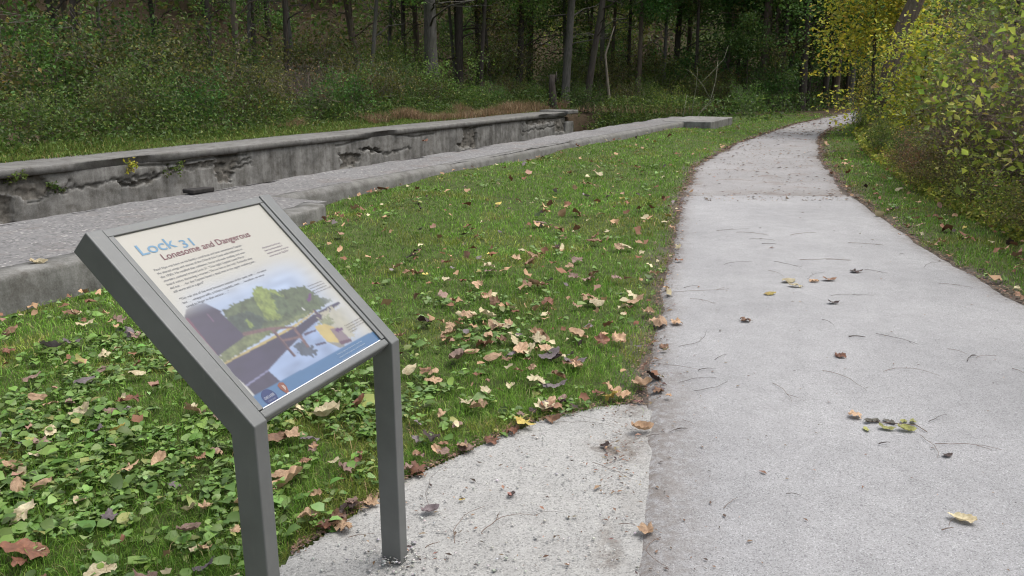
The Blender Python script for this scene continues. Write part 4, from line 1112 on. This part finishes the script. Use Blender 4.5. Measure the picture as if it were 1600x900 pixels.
for _k, _m in (('green', 1.55), ('deep', 2.0), ('olive', 1.35), ('rust', 1.4), ('lime', 1.3)):
    PAL[_k] = ([tuple(q * _m for q in c) for c in PAL[_k][0]], PAL[_k][1])
def stems_mesh(name, hgt, spread, n, rr, sub=3, seed=0, sides=4, arch=.4):
    rg = random.Random(seed); b = MB(); tips = []
    for i in range(n):
        th = rg.uniform(0, 6.283); rb = rg.uniform(0, spread * .35); p0 = Vector((math.cos(th) * rb, math.sin(th) * rb, -.05))
        th2 = th + rg.uniform(-.9, .9); ln = hgt * rg.uniform(.55, 1.05); out = spread * rg.uniform(.25, 1.0)
        pts = []; m = 7
        for k in range(m + 1):
            t = k / m
            zz = ln * (t - arch * t * t * t * rg.uniform(.6, 1.2) * (out / spread))
            pts.append(p0 + Vector((math.cos(th2) * out * t ** 1.4 + rg.uniform(-1, 1) * .045 * hgt * t, math.sin(th2) * out * t ** 1.4 + rg.uniform(-1, 1) * .045 * hgt * t, zz)))
        r0 = rr * rg.uniform(.6, 1.3)
        b.tube(pts, [r0 * (1 - .75 * k / m) for k in range(m + 1)], sides, cap=False)
        tips += pts[3:]
        for _ in range(sub):
            k = rg.randint(2, m - 1); p = pts[k]
            d_ = Vector((rg.uniform(-1, 1), rg.uniform(-1, 1), rg.uniform(-.3, .9))).normalized() * hgt * rg.uniform(.12, .34)
            q = wobble(p, p + d_, 4, .03 * hgt, rg); b.tube(q, [r0 * .45 * (1 - .18 * j) for j in range(5)], 3, cap=False); tips += q[1:]
            if rg.random() < .6:
                d2 = Vector((rg.uniform(-1, 1), rg.uniform(-1, 1), rg.uniform(-.4, .6))).normalized() * d_.length * .6
                q2 = wobble(q[3], q[3] + d2, 3, .02 * hgt, rg); b.tube(q2, [r0 * .25] * 4, 3, cap=False); tips += q2[1:]
    return b.mesh(name, True), np.array([tuple(t) for t in tips])

def foliage_mesh(name, pts, n, size, pal, spread=.14, zmin=.05, up=.35, width=.6, rng=None, clump=10):
    rng = rng or R
    c = pts[rng.integers(len(pts), size=max(1, n // clump))] + rng.normal(size=(max(1, n // clump), 3)) * spread
    P = c[rng.integers(len(c), size=n)] + rng.normal(size=(n, 3)) * spread * .75
    P[:, 2] = np.maximum(P[:, 2], zmin + rng.random(n) * .1)
    V, F, C = leaf_cards(P, size * rng.uniform(.6, 1.35, n), pick_cols(n, *PAL[pal], .22), up=up, width=width, rng=rng, droop=.2)
    return mesh_np(name, V, F, C)

def kind_shrub(hgt, spread, nst, rr, nl, lsize, pal, seed, sub=3, fs=.16, arch=.4):
    st, tips = stems_mesh('stems', hgt, spread, nst, rr, sub, seed, 4, arch)
    return st, (foliage_mesh('foliage', tips, nl, lsize, pal, fs) if nl else None)

def place_shrub(name, kindpair, x, y, s, rz, stem_mat, one, many, zn, group, sz=None):
    root = empty(name, (x, y, float(H(x, y)) - .02), rz); root.scale = (s, s, sz or s)
    link('stems', kindpair[0], stem_mat, root)
    if kindpair[1]: link('foliage', kindpair[1], M_LEAF, root)
    later(root, one, many, zn, 'shrub' if 'sapling' not in name else 'tree', group, (x, y)); return root

SH = {}
for pal in ('green', 'deep', 'olive', 'lime', 'yellow', 'rust'):
    SH[pal] = [kind_shrub(2.6, 1.3, 16, .011, 2600, .085, pal, 10 + i + 7 * len(SH), 4, .17) for i in range(2)]
BARE = [kind_shrub(2.6, 1.25, 26, .009, 260, .07, 'rust', 90 + i, 7, .15, .5) for i in range(3)]
ADJ = {'green': 'mid-green leafy', 'deep': 'deep green leafy', 'olive': 'olive-brown leafy', 'lime': 'yellow-green leafy', 'yellow': 'bright yellow', 'rust': 'rust-tinged', 'bare': 'nearly bare brown-stemmed'}

def forest_shrub(a, n, pal, s):
    x, y, _ = L(a, n); px, py, _ = project(x, y, .3)
    k = BARE[int(R.integers(3))] if pal == 'bare' else SH[pal][int(R.integers(2))]
    zn = 'at the wood edge left of the sign' if px < 230 else 'at the wood edge above the sign' if px < 450 else 'at the wood edge behind the dry grass' if px < 900 else 'in the woods past the lock end' if px < 1150 else 'in the dark woods by the bend'
    if n < -19: zn = zn.replace('at the wood edge', 'deeper in the wood')
    place_shrub('shrub', k, x, y, s, R.uniform(0, 6.28), (M_STEM, M_STEM2)[int(R.integers(2))], f'{ADJ[pal]} shrub', f'{ADJ[pal]} shrubs', zn, 'shrubs along the edge of the woods')
def choose(pals, w): return pals[R.choice(len(pals), p=np.array(w) / sum(w))]
for a in np.arange(5.0, 46, 1.25):           # front row
    n = -14.9 - R.uniform(0, 1.0)
    px = project(*L(a, n, .3))[0]
    pal = choose(['green', 'olive', 'bare', 'deep', 'lime'], [5, 2.6, 2.8, 2, .0]) if px < 560 else choose(['green', 'deep', 'olive', 'bare'], [3, 4, 1.6, 1.0])
    forest_shrub(a + R.uniform(-.3, .3), n, pal, R.uniform(.5, .95) if px < 560 else R.uniform(.55, .9) if px < 700 else R.uniform(.4, .65))
for a in np.arange(6.0, 52, 1.8):            # second row, taller
    n = -18 - R.uniform(0, 2.2); px = project(*L(a, n, .3))[0]
    pal = choose(['green', 'olive', 'bare', 'deep', 'lime'], [5, 2.6, 2.8, 2, .1]) if px < 560 else choose(['green', 'deep', 'olive', 'bare'], [2.6, 4, 1.6, 1])
    forest_shrub(a + R.uniform(-.5, .5), n, pal, R.uniform(1.0, 1.5) if px < 560 else R.uniform(.55, .95))
for a in np.arange(10, 66, 3.0):             # third row
    n = -24 - R.uniform(0, 5)
    forest_shrub(a, n, choose(['green', 'deep', 'olive'], [3, 3, 2]), R.uniform(1.4, 2.1) if a < 22 else R.uniform(.8, 1.3))
for px, yy, pal, s in ((915, 33, 'green', .6), (960, 34, 'olive', .7), (1000, 35, 'green', .75), (1040, 34, 'lime', .6), (1075, 36, 'green', .8), (1110, 37, 'olive', .8), (1150, 33, 'deep', .6), (1180, 36, 'deep', .9), (1205, 39, 'deep', 1.1), (1240, 44, 'deep', 1.3),
                       (985, 40, 'olive', 1.3), (1060, 42, 'green', 1.4), (1120, 44, 'olive', 1.5), (1180, 46, 'deep', 1.6), (1270, 48, 'deep', 1.5), (1330, 50, 'olive', 1.5), (925, 42, 'deep', 1.4), (1300, 45, 'olive', .8), (1345, 47, 'green', 1.0), (1375, 44, 'green', 1.2)):
    x = (px - 800) / FPX * yy * 1.02; forest_shrub(*toL(x, yy), pal, s)

for _ in range(24):                            # leafy saplings under the tall trees, centre of the wood
    px = R.uniform(560, 1330); yy = R.uniform(36, 50) if px > 900 else R.uniform(32, 44)
    x = (px - 800) / FPX * yy * 1.02
    if x > left_edge(yy) - 1.5 or (toL(x, yy)[1] > -15 and toL(x, yy)[0] < 32): continue
    forest_shrub(*toL(x, yy), choose(['green', 'deep', 'olive'], [4, 3, 2]), R.uniform(.9, 1.5))
# --- right-hand thicket
def right_shrub(x, y, pal, s, big=None):
    k = big or (BARE[int(R.integers(3))] if pal == 'bare' else SH[pal][int(R.integers(2))])
    zn = 'in the front of the right thicket' if y < 8.5 else 'in the middle of the right thicket' if y < 13 else 'at the far end of the right thicket' if y < 20 else 'beside the far bend of the path'
    place_shrub('shrub', k, x, y, s, R.uniform(0, 6.28), M_STEM, f'{ADJ[pal]} shrub', f'{ADJ[pal]} shrubs', zn, 'shrubs of the right-hand thicket')
SHN = {p: kind_shrub(2.2, 1.1, 16, .006, 1150, .074, p, 130 + i, 5, .15, .45) for i, p in enumerate(('lime', 'rust', 'olive'))}
BR2 = [kind_shrub(2.5, 1.2, 34, .0065, 360, .08, ('lime', 'lime')[i], 150 + i, 8, .16, .55) for i in range(2)]
BIG = kind_shrub(2.5, 1.0, 9, .008, 260, .105, 'lime', 177, 4, .2, .4)
for x, y, sc in ((4.95, 6.5, .95), (5.5, 7.7, 1.1), (4.9, 5.6, .7), (6.4, 9.4, 1.15), (7.2, 12.2, 1.1)):
    o = right_shrub(x, y, 'lime', sc, BIG); LAB[-1] = (LAB[-1][0], 'large-leaved pale green shrub', 'large-leaved pale green shrubs') + LAB[-1][3:]
for y in np.arange(4.6, 30, .62):
    e = float(right_edge(y)); base = np.interp(y, [4, 7, 10, 16, 24, 30], [1.3, 1.15, 1.15, 1.3, 1.2, 1.1])
    for row, off in enumerate((0, .6, 1.4, 2.5)):
        if row >= 2 and (R.random() < .35 or y > 13.5): continue
        if row == 1 and 13 < y < 20: continue
        x = e + base + off + R.uniform(-.2, .25); sc = (.34, .80, 1.12, 1.4)[row] * R.uniform(.85, 1.15)
        if row == 0 and y < 5.2: continue
        if y < 14:
            if row == 0: right_shrub(x, y + R.uniform(-.2, .2), *[(p, sc * 1.15, SHN[p]) for p in [choose(['lime', 'olive', 'rust'], [4, 3, 1])]][0])
            elif R.random() < .78: right_shrub(x, y + R.uniform(-.3, .3), 'bare', sc, BR2[int(R.integers(2))])
            else: right_shrub(x, y + R.uniform(-.3, .3), *[(p, sc * 1.1, SHN[p]) for p in [choose(['lime', 'olive', 'rust'], [6, 2, .5])]][0])
        else:
            if R.random() < .4: continue
            right_shrub(x, y, choose(['lime', 'green', 'bare', 'yellow', 'olive'], [3, 2.5, 1, 1.6 if 15 < y < 24 else .2, 1.4]), sc)

# --- trees
def trunk_mesh(name, hgt, r0, seed, lean=(0, 0), limbs=10, low=1.6, wav=.05, limb_len=2.0):
    rg = random.Random(seed); b = MB(); m = 12; pts = []; off = Vector((0, 0, 0))
    for k in range(m + 1):
        t = k / m; off = off + Vector((rg.uniform(-wav, wav), rg.uniform(-wav, wav), 0)) * hgt / 10
        pts.append(Vector((lean[0] * t * hgt, lean[1] * t * hgt, -.2 + hgt * t)) + off)
    b.tube(pts[:1] + [pts[0].lerp(pts[1], .12)] + pts[1:], [r0 * 1.5, r0 * 1.12] + [r0 * (1 - .75 * (k / m)) for k in range(1, m + 1)], 9)
    tips = []
    for i in range(limbs):
        z = low + (hgt * .95 - low) * (i + rg.random()) / limbs; t = z / hgt; k = min(m - 1, int(t * m)); p = pts[k].lerp(pts[k + 1], t * m - k)
        th = rg.uniform(0, 6.28); ln = limb_len * rg.uniform(.5, 1.2) * (1.1 - .5 * t); d_ = Vector((math.cos(th), math.sin(th), rg.uniform(-.1, .7))) * ln
        q = wobble(p, p + d_, 5, .14 * ln, rg); rl = r0 * .2 * (1 - .5 * t)
        b.tube(q, [rl * (1 - .16 * j) for j in range(6)], 5, cap=False); tips += q[2:]
        for _ in range(3):
            j = rg.randint(2, 4); d2 = Vector((rg.uniform(-1, 1), rg.uniform(-1, 1), rg.uniform(-.4, .6))).normalized() * ln * .45
            q2 = wobble(q[j], q[j] + d2, 3, .04 * ln, rg); b.tube(q2, [rl * .4, rl * .3, rl * .25, rl * .15], 3, cap=False); tips += q2[1:]
    return b.mesh(name, True), np.array([tuple(t) for t in tips])
TK = []
for i, (pal, n, low, ls) in enumerate((('deep', 5200, 2.4, .17), ('green', 4600, 2.8, .16), ('olive', 3800, 2.0, .15), ('deep', 5600, 1.6, .16), ('green', 4000, 3.4, .17), ('lime', 3600, 2.6, .15))):
    tm, tips = trunk_mesh('trunk', 11.5, .2, 300 + i, (R.uniform(-.04, .04), R.uniform(-.04, .04)), 20, low * .8, .05, 2.9)
    up_ = tips[tips[:, 2] > low]
    TK.append((tm, foliage_mesh('crown', up_, int(n * 2.0), ls * .66, pal, .27, low * .8, .45, .62, clump=40), pal))
TALL = []
for i, (pal, n, low, ls) in enumerate((('green', 7000, 4.6, .12), ('deep', 7600, 4.0, .12), ('olive', 6000, 4.3, .11))):
    tm, tips = trunk_mesh('trunk', 12.5, .2, 350 + i, (0, 0), 18, 2.6, .05, 2.7)
    TALL.append((tm, foliage_mesh('crown', tips[tips[:, 2] > low], n, ls, pal, .27, low * .85, .45, .62, clump=40), pal))
def tree(name, tk, x, y, s, rz, bark, one, many, zn, rscale=1.0, tilt=(0, 0), group='trees of the woods'):
    root = empty(name, (x, y, float(H(x, y)) - .05)); root.rotation_euler = (tilt[0], tilt[1], rz); root.scale = (s * rscale, s * rscale, s)
    link('trunk', tk[0], BARK[bark], root)
    if tk[1]:
        c = link('crown', tk[1], M_LEAF, root)
        if rscale != 1: c.scale = (1 / rscale, 1 / rscale, 1)
    later(root, one, many, zn, 'tree', group, (x, y)); return root
def treezone(px, n, y):
    if px < 450: return 'in the wood left above the sign'
    if px < 650: return 'in the wood above the lock wall'
    if px < 830: return 'in the wood behind the dry grass'
    if px < 1000: return 'in the wood behind the wall end'
    if px < 1180: return 'in the wood beyond the far block'
    if px < 1345: return 'in the dark wood at the bend'
    return 'on the slope behind the right thicket'
# trunks the photograph shows: px, distance, width factor, bark, words
for px, yy, rs, bark, w in ((683, 33, 1.25, 'grey', 'stout grey'), (577, 31, .8, 'brown', 'dark leaning'), (721, 35, .9, 'dark', 'dark'), (808, 36, .85, 'dark', 'straight dark'), (877, 36, 1.05, 'grey', 'tall straight grey'), (908, 34, .7, 'dark', 'dark leaning'), (985, 38, .6, 'brown', 'slender brown'),
                            (1036, 41, .8, 'dark', 'dark'), (1112, 42, 1.0, 'grey', 'stout grey'), (1167, 38, 1.05, 'brown', 'stout brown'), (1196, 37, .5, 'dark', 'slender dark'), (1235, 40, .6, 'dark', 'slender dark'), (1276, 42, 1.0, 'brown', 'stout brown'), (1298, 43, 1.1, 'grey', 'stout grey'), (1316, 45, .6, 'dark', 'slender dark'),
                            (1262, 47, .7, 'dark', 'dark'), (1338, 47, 1.0, 'dark', 'dark leaning'), (396, 25.0, .5, 'brown', 'rough brown'), (160, 25.5, .5, 'dark', 'dark'), (133, 26.5, .5, 'dark', 'dark'), (357, 26.5, .4, 'dark', 'dark'), (285, 28, .45, 'dark', 'slender dark'), (468, 28, .45, 'dark', 'slender dark'), (640, 37, .5, 'dark', 'slender dark'), (752, 39, .5, 'dark', 'slender dark'), (930, 40, .55, 'grey', 'slender grey'), (1070, 39, .5, 'dark', 'slender dark'), (1140, 45, .7, 'dark', 'dark')):
    x = (px - 800) / FPX * yy * 1.03; a_, n_ = toL(x, yy)
    lean = {'leaning': (-.10 if px < 700 else .16)}.get(w.split()[-1], R.uniform(-.03, .03))
    tree('tree', TALL[int(R.integers(3))], x, yy, R.uniform(.95, 1.2), 0, bark, f'{w} tree', f'{w} trees', treezone(px, n_, yy), rs, (R.uniform(-.03, .03), lean))
for _ in range(30):
    px = R.uniform(120, 1330); yy = R.uniform(27, 42) if px < 900 else R.uniform(36, 46); bark = choose(['grey', 'brown', 'dark'], [4, 2, 2]); x = (px - 800) / FPX * yy * 1.03
    a_, n_ = toL(x, yy)
    if x > left_edge(yy) - 1.5 or (n_ > -16 and a_ < 35): continue
    tree('tree', TALL[int(R.integers(3))], x, yy, R.uniform(.9, 1.2), R.uniform(0, 6.28), bark, f'thin {bark} tree', f'thin {bark} trees', treezone(px, toL(x, yy)[1], yy), R.uniform(.32, .55), (R.uniform(-.08, .08), R.uniform(-.12, .12)))
# fill of the wood
cnt = 0
while cnt < 78:
    x = R.uniform(-42, 45); y = R.uniform(16, 76); a_, n_ = toL(x, y)
    if x > left_edge(y) - 2.5 and x < right_edge(y) + 4.5: continue
    if n_ > -19 and a_ < 33 and x < right_edge(y): continue
    if x > right_edge(y) and y < 24: continue
    if abs(x / y) > .95: continue
    i = int(R.integers(6)); px = project(x, y, 1)[0]; bark = choose(['dark', 'brown', 'grey'], [4, 2, 2]); rs = R.uniform(.45, 1.0)
    w = ('slender ' if rs < .7 else 'thick ') + bark + ' ' + ('deep-crowned', 'green-crowned', 'olive-crowned', 'deep-crowned', 'green-crowned', 'lime-crowned')[i]
    tree('tree', TK[i], x, y, R.uniform(.85, 1.35), R.uniform(0, 6.28), bark, f'{w} tree', f'{w} trees', treezone(px, n_, y), rs)
    cnt += 1
for x, y, i in ((-9, -9, 0), (-16, -4, 3), (-5, -16, 1), (4.5, -14, 4), (11, -7, 3), (9, 1.5, 1), (14, 4, 0), (16, -12, 4), (-20, 3, 1), (-13, -17, 0), (-24, -8, 4), (22, -4, 0), (-2, -24, 3), (9, -22, 1)):  # unseen trees added around the viewer to block low sky and shade the scene
    px = 0; w = 'tall'
    root = empty('tree', (x, y, float(H(x, y)) - .05), R.uniform(0, 6.28)); root.scale = (1.2, 1.2, 1.25)
    link('trunk', TK[i][0], BARK['grey'], root); link('crown', TK[i][1], M_LEAF, root)
    tag(root, 'unseen shade tree added behind the viewer, outside the photo', 'tree', 'added shade trees behind the viewer')
# pale dead snag, thin leaning pole, stump
sn = MB(); x0, y0 = (948 - 800) / FPX * 33.5, 33
pts = [Vector(((px - 948) / FPX * 33.5, 0, (140 - py) / FPX * 33.5 + .45)) for px, py in ((950, 165), (948, 140), (944, 110), (941, 88), (938, 60), (944, 40), (950, 20))]
sn.tube(pts, [.07, .066, .058, .05, .04, .026, .014], 8)
o = link('dead_tree', sn.mesh('dead_tree', True), BARK['pale'], None, (x0, y0, float(H(x0, y0)) - .1)); tag(o, 'pale barkless crooked dead snag standing before the dark wood', 'dead tree')
sp_ = MB(); x0, y0 = (1048 - 800) / FPX * 29.5, 29
def q(px, py): return Vector(((px - 1048) / FPX * 29.5, .3 * (178 - py) / 40, (178 - py) / FPX * 29.5))
sp_.tube([q(1046, 182), q(1060, 148), q(1075, 125), q(1090, 105), q(1104, 88), q(1112, 60), q(1116, 30)], [.036, .032, .028, .022, .017, .012, .007], 6)
for c in ([(1075, 125), (1076, 100), (1082, 70), (1085, 40)], [(1090, 105), (1098, 98), (1106, 90), (1110, 80)], [(1068, 136), (1062, 110), (1068, 80)], [(1104, 88), (1092, 66), (1078, 50), (1066, 42)], [(1082, 70), (1104, 50), (1125, 28), (1132, 8)]):
    sp_.tube([q(*p) for p in c], [.013, .010, .007, .005][:len(c)], 5)
o = link('bare_sapling', sp_.mesh('bare_sapling', True), mat_bark('pale_green_bark', (.17, .17, .12)), None, (x0, y0, float(H(x0, y0)) + .1)); tag(o, 'thin pale bare sapling leaning right by the wall end', 'sapling')
st_ = MB(); x0, y0 = (860 - 800) / FPX * 32.4, 31.8
st_.tube([Vector((0, 0, -.3)), Vector((.02, 0, .5)), Vector((-.02, 0, 1.0)), Vector((.0, 0, 1.38))], [.2, .16, .13, .10], 9)
st_.tube([Vector((.1, 0, 1.1)), Vector((.16, 0, 1.5))], [.06, .01], 5)
o = link('tree_stump', st_.mesh('tree_stump', True), BARK['dark'], None, (x0, y0, float(H(x0, y0)))); tag(o, 'broken brown tree stump behind the end of the far lock wall', 'stump')
# leaning trunk and yellow maples on the right
lt = MB(); x0, y0 = 8.9, 16.5
pts = [Vector((((px - 1390) / FPX) * 20.5, 0, (250 - py) / FPX * 20.5)) for px, py in ((1372, 240), (1382, 150), (1392, 90), (1408, 45), (1418, 0), (1424, -60), (1428, -160), (1430, -300))]
lt.tube(pts, [.26, .23, .21, .19, .18, .17, .15, .12], 10)
root = empty('tree', ((1392 - 800) / FPX * 20.5, 20.9, .1)); tag(root, 'leaning bare grey-brown trunk rising out of the right thicket', 'tree')
link('trunk', lt.mesh('trunk', True), BARK['brown'], root)
def yellow_tree(x, y, hgt, seed, n, ls, label, pal='yellow', low=.8, r0=.06, ll=1.6, limbs=16, sp=.28):
    tm, tips = trunk_mesh('trunk', hgt, r0, seed, (-.05, 0), limbs, low, .06, ll)
    root = empty('tree', (x, y, float(H(x, y)) - .05)); tag(root, label, 'tree')
    link('trunk', tm, BARK['dark'], root); link('crown', foliage_mesh('crown', tips, n, ls, pal, sp, low * .7, .6, .62, clump=16), M_LEAF, root)
yellow_tree(8.35, 16.6, 2.6, 501, 5000, .085, 'low bright yellow maple at the left end of the right thicket', low=.35, ll=1.25, limbs=22, sp=.2)
yellow_tree(9.9, 22.5, 5.6, 502, 11000, .10, 'taller yellow maple spreading over the bend of the path', low=2.2, ll=2.4)
yellow_tree(8.2, 13.5, 3.8, 503, 3600, .075, 'yellow-green young tree above the middle of the thicket', 'lime', low=1.0, ll=1.2)
yellow_tree(10.3, 36.0, 3.8, 504, 3200, .10, 'green maple sapling with flat spreading leaf layers near the bend', 'green', low=2.0, ll=2.0, limbs=7, sp=.2, r0=.04)
yellow_tree(15.0, 39.0, 9, 505, 9000, .15, 'big dark green maple hanging over the far path', 'deep', low=2.6, r0=.14, ll=3.8, limbs=22, sp=.5)
yellow_tree(11.0, 40.0, 8, 506, 7000, .15, 'dark green tree filling the gap before the bend', 'deep', low=2.0, r0=.12, ll=3.0, limbs=20, sp=.45)

# --- undergrowth: masses nobody could count
def undergrowth(name, label, P, size, pal, hmax):
    n = len(P); P = P.copy(); P[:, 2] = H(P[:, 0], P[:, 1]) + R.random(n) ** 1.3 * hmax
    V, F, C = leaf_cards(P, size * R.uniform(.6, 1.4, n), pick_cols(n, *PAL[pal], .22), up=.45, width=.5)
    tag(link(name, mesh_np(name, V, F, C), M_LEAF), label, 'undergrowth', kind='stuff')
def band(n, a0, a1, n0, n1, thr=.3):
    a = R.uniform(a0, a1, n); q = R.uniform(n0, n1, n); x, y, _ = L(a, q); k = vnoise(x, y, 1.2) > thr * R.random(n) * 2
    return np.stack([x[k], y[k], 0 * x[k]], 1)
P = band(60000, 3, 32, -16.2, -13.55)
undergrowth('undergrowth', 'low green weeds fronting the woods behind the far wall', P, .08, 'green', sm(-toL(P[:, 0], P[:, 1])[1], 13.3, 14.8) * .9 * (0.4 + vnoise(P[:, 0], P[:, 1], .9)))
P = band(22000, 27.8, 46, -15, -3, .4); k = P[:, 0] < left_edge(P[:, 1]) - 1.2; P = P[k]
undergrowth('undergrowth', 'green brush filling the canal bed past the lock', P, .11, 'green', .8)
P = band(15000, 26.8, 31, -11.6, -7.7, .1)
undergrowth('undergrowth', 'green brush spilling into the open end of the lock', P, .10, 'green', .95)
P = band(90000, 8, 66, -36, -16, .4)
undergrowth('undergrowth', 'dim leafy undergrowth on the floor of the wood', P, .10, 'green', .5 + 2.2 * vnoise(P[:, 0], P[:, 1], .6) ** 2)
y = R.uniform(4.2, 32, 30000); x = right_edge(y) + .9 + np.abs(R.normal(size=30000)) * .6; P = np.stack([x, y, 0 * x], 1)
P = P[R.random(len(P)) < np.clip(9 / P[:, 1], .15, 1)]
undergrowth('undergrowth', 'low leafy green weeds at the foot of the right thicket', P, .06 * np.maximum(1, P[:, 1] / 12), 'lime', .12 + .38 * sm(P[:, 0] - right_edge(P[:, 1]), .8, 1.6))
# far wood on the hillside
n = 170000; x = R.uniform(-85, 70, n); y = R.uniform(50, 92, n); P = np.stack([x, y, H(x, y) + R.random(n) ** 1.2 * 8], 1)
xl, yl, _ = L(R.uniform(5, 60, 40000), R.uniform(-70, -36, 40000)); P2 = np.stack([xl, yl, H(xl, yl) + R.random(40000) ** .8 * 9], 1); P = np.concatenate([P, P2])
k = vnoise(P[:, 0], P[:, 2] + P[:, 1], .45) > .22; P = P[k]
V, F, C = leaf_cards(P, R.uniform(.22, .5, len(P)), pick_cols(len(P), [(.06, .11, .025), (.08, .13, .03), (.10, .115, .035), (.14, .12, .04)], [4, 3, 2, 1], .25), up=.3)
tag(link('far_wood', mesh_np('far_wood', V, F, C), M_LEAF), 'far-off wooded hillside seen as one dark leafy mass', 'woods', kind='stuff')

# plants rooted in the far wall
for px, py, s, pal, lb in ((200, 256, .17, 'yellow', 'small yellow plant rooted in the top of the broken wall face'), (92, 288, .26, 'green', 'bushy green plant in the leftmost wall crack'), (265, 264, .2, 'green', 'small green plant under the coping of the wall'), (20, 274, .16, 'green', 'sprig of green at the left end under the coping')):
    a, z = Wpx(px, py, WALLN + .03); m_, tips = stems_mesh('stems', s, s * .8, 7, .003, 2, int(px))
    x, y, _ = L(a, WALLN + .02); root = empty('wall_plant', (x, y, z - s * .4)); tag(root, lb, 'plant')
    link('stems', m_, M_STEM, root); link('foliage', foliage_mesh('foliage', tips, 120, .05, pal, .04, -.2), M_LEAF, root)

finish_labels()

# ------------------------------------------------------------------ light, sky, camera
SUN_EL, SUN_AZ = rad(66), rad(74)      # azimuth clockwise from +Y
w = bpy.data.worlds.new('World'); scene.world = w; w.use_nodes = True
nt = w.node_tree; nt.nodes.clear()
sk = nt.nodes.new('ShaderNodeTexSky'); sk.sky_type = 'NISHITA'; sk.sun_disc = False
sk.sun_elevation = SUN_EL; sk.sun_rotation = SUN_AZ; sk.air_density = 1.0; sk.dust_density = 4.0; sk.ozone_density = 1.0
hs = nt.nodes.new('ShaderNodeHueSaturation'); hs.inputs['Saturation'].default_value = .38
bg = nt.nodes.new('ShaderNodeBackground'); bg.inputs[1].default_value = .15; wo = nt.nodes.new('ShaderNodeOutputWorld')
nt.links.new(sk.outputs[0], hs.inputs['Color']); nt.links.new(hs.outputs[0], bg.inputs[0]); nt.links.new(bg.outputs[0], wo.inputs[0])
ld = bpy.data.lights.new('sun', 'SUN'); ld.energy = .9; ld.angle = rad(50); ld.color = (1, .97, .93)
so = bpy.data.objects.new('sun', ld); COL.objects.link(so)
dirv = Vector((math.sin(SUN_AZ) * math.cos(SUN_EL), math.cos(SUN_AZ) * math.cos(SUN_EL), math.sin(SUN_EL)))
so.rotation_euler = dirv.to_track_quat('Z', 'Y').to_euler(); so.location = (0, 0, 30)

cd = bpy.data.cameras.new('camera'); cd.sensor_width = 36; cd.lens = FPX / 1600 * 36; cd.clip_end = 2000; cd.clip_start = .05
co = bpy.data.objects.new('camera', cd); COL.objects.link(co); co.location = (0, 0, CAM_H); co.rotation_euler = (rad(90) - PITCH, 0, 0)
scene.camera = co
vs = scene.view_settings; vs.view_transform = 'Standard'; vs.look = 'None'; vs.exposure = 1.02; vs.gamma = 1
scene.render.engine = 'CYCLES'
c = scene.cycles; c.max_bounces = 5; c.diffuse_bounces = 3; c.glossy_bounces = 2; c.transmission_bounces = 3; c.transparent_max_bounces = 4
c.use_denoising = True; c.pixel_filter_type = 'BLACKMAN_HARRIS'; c.filter_width = 1.15; c.caustics_reflective = False; c.caustics_refractive = False
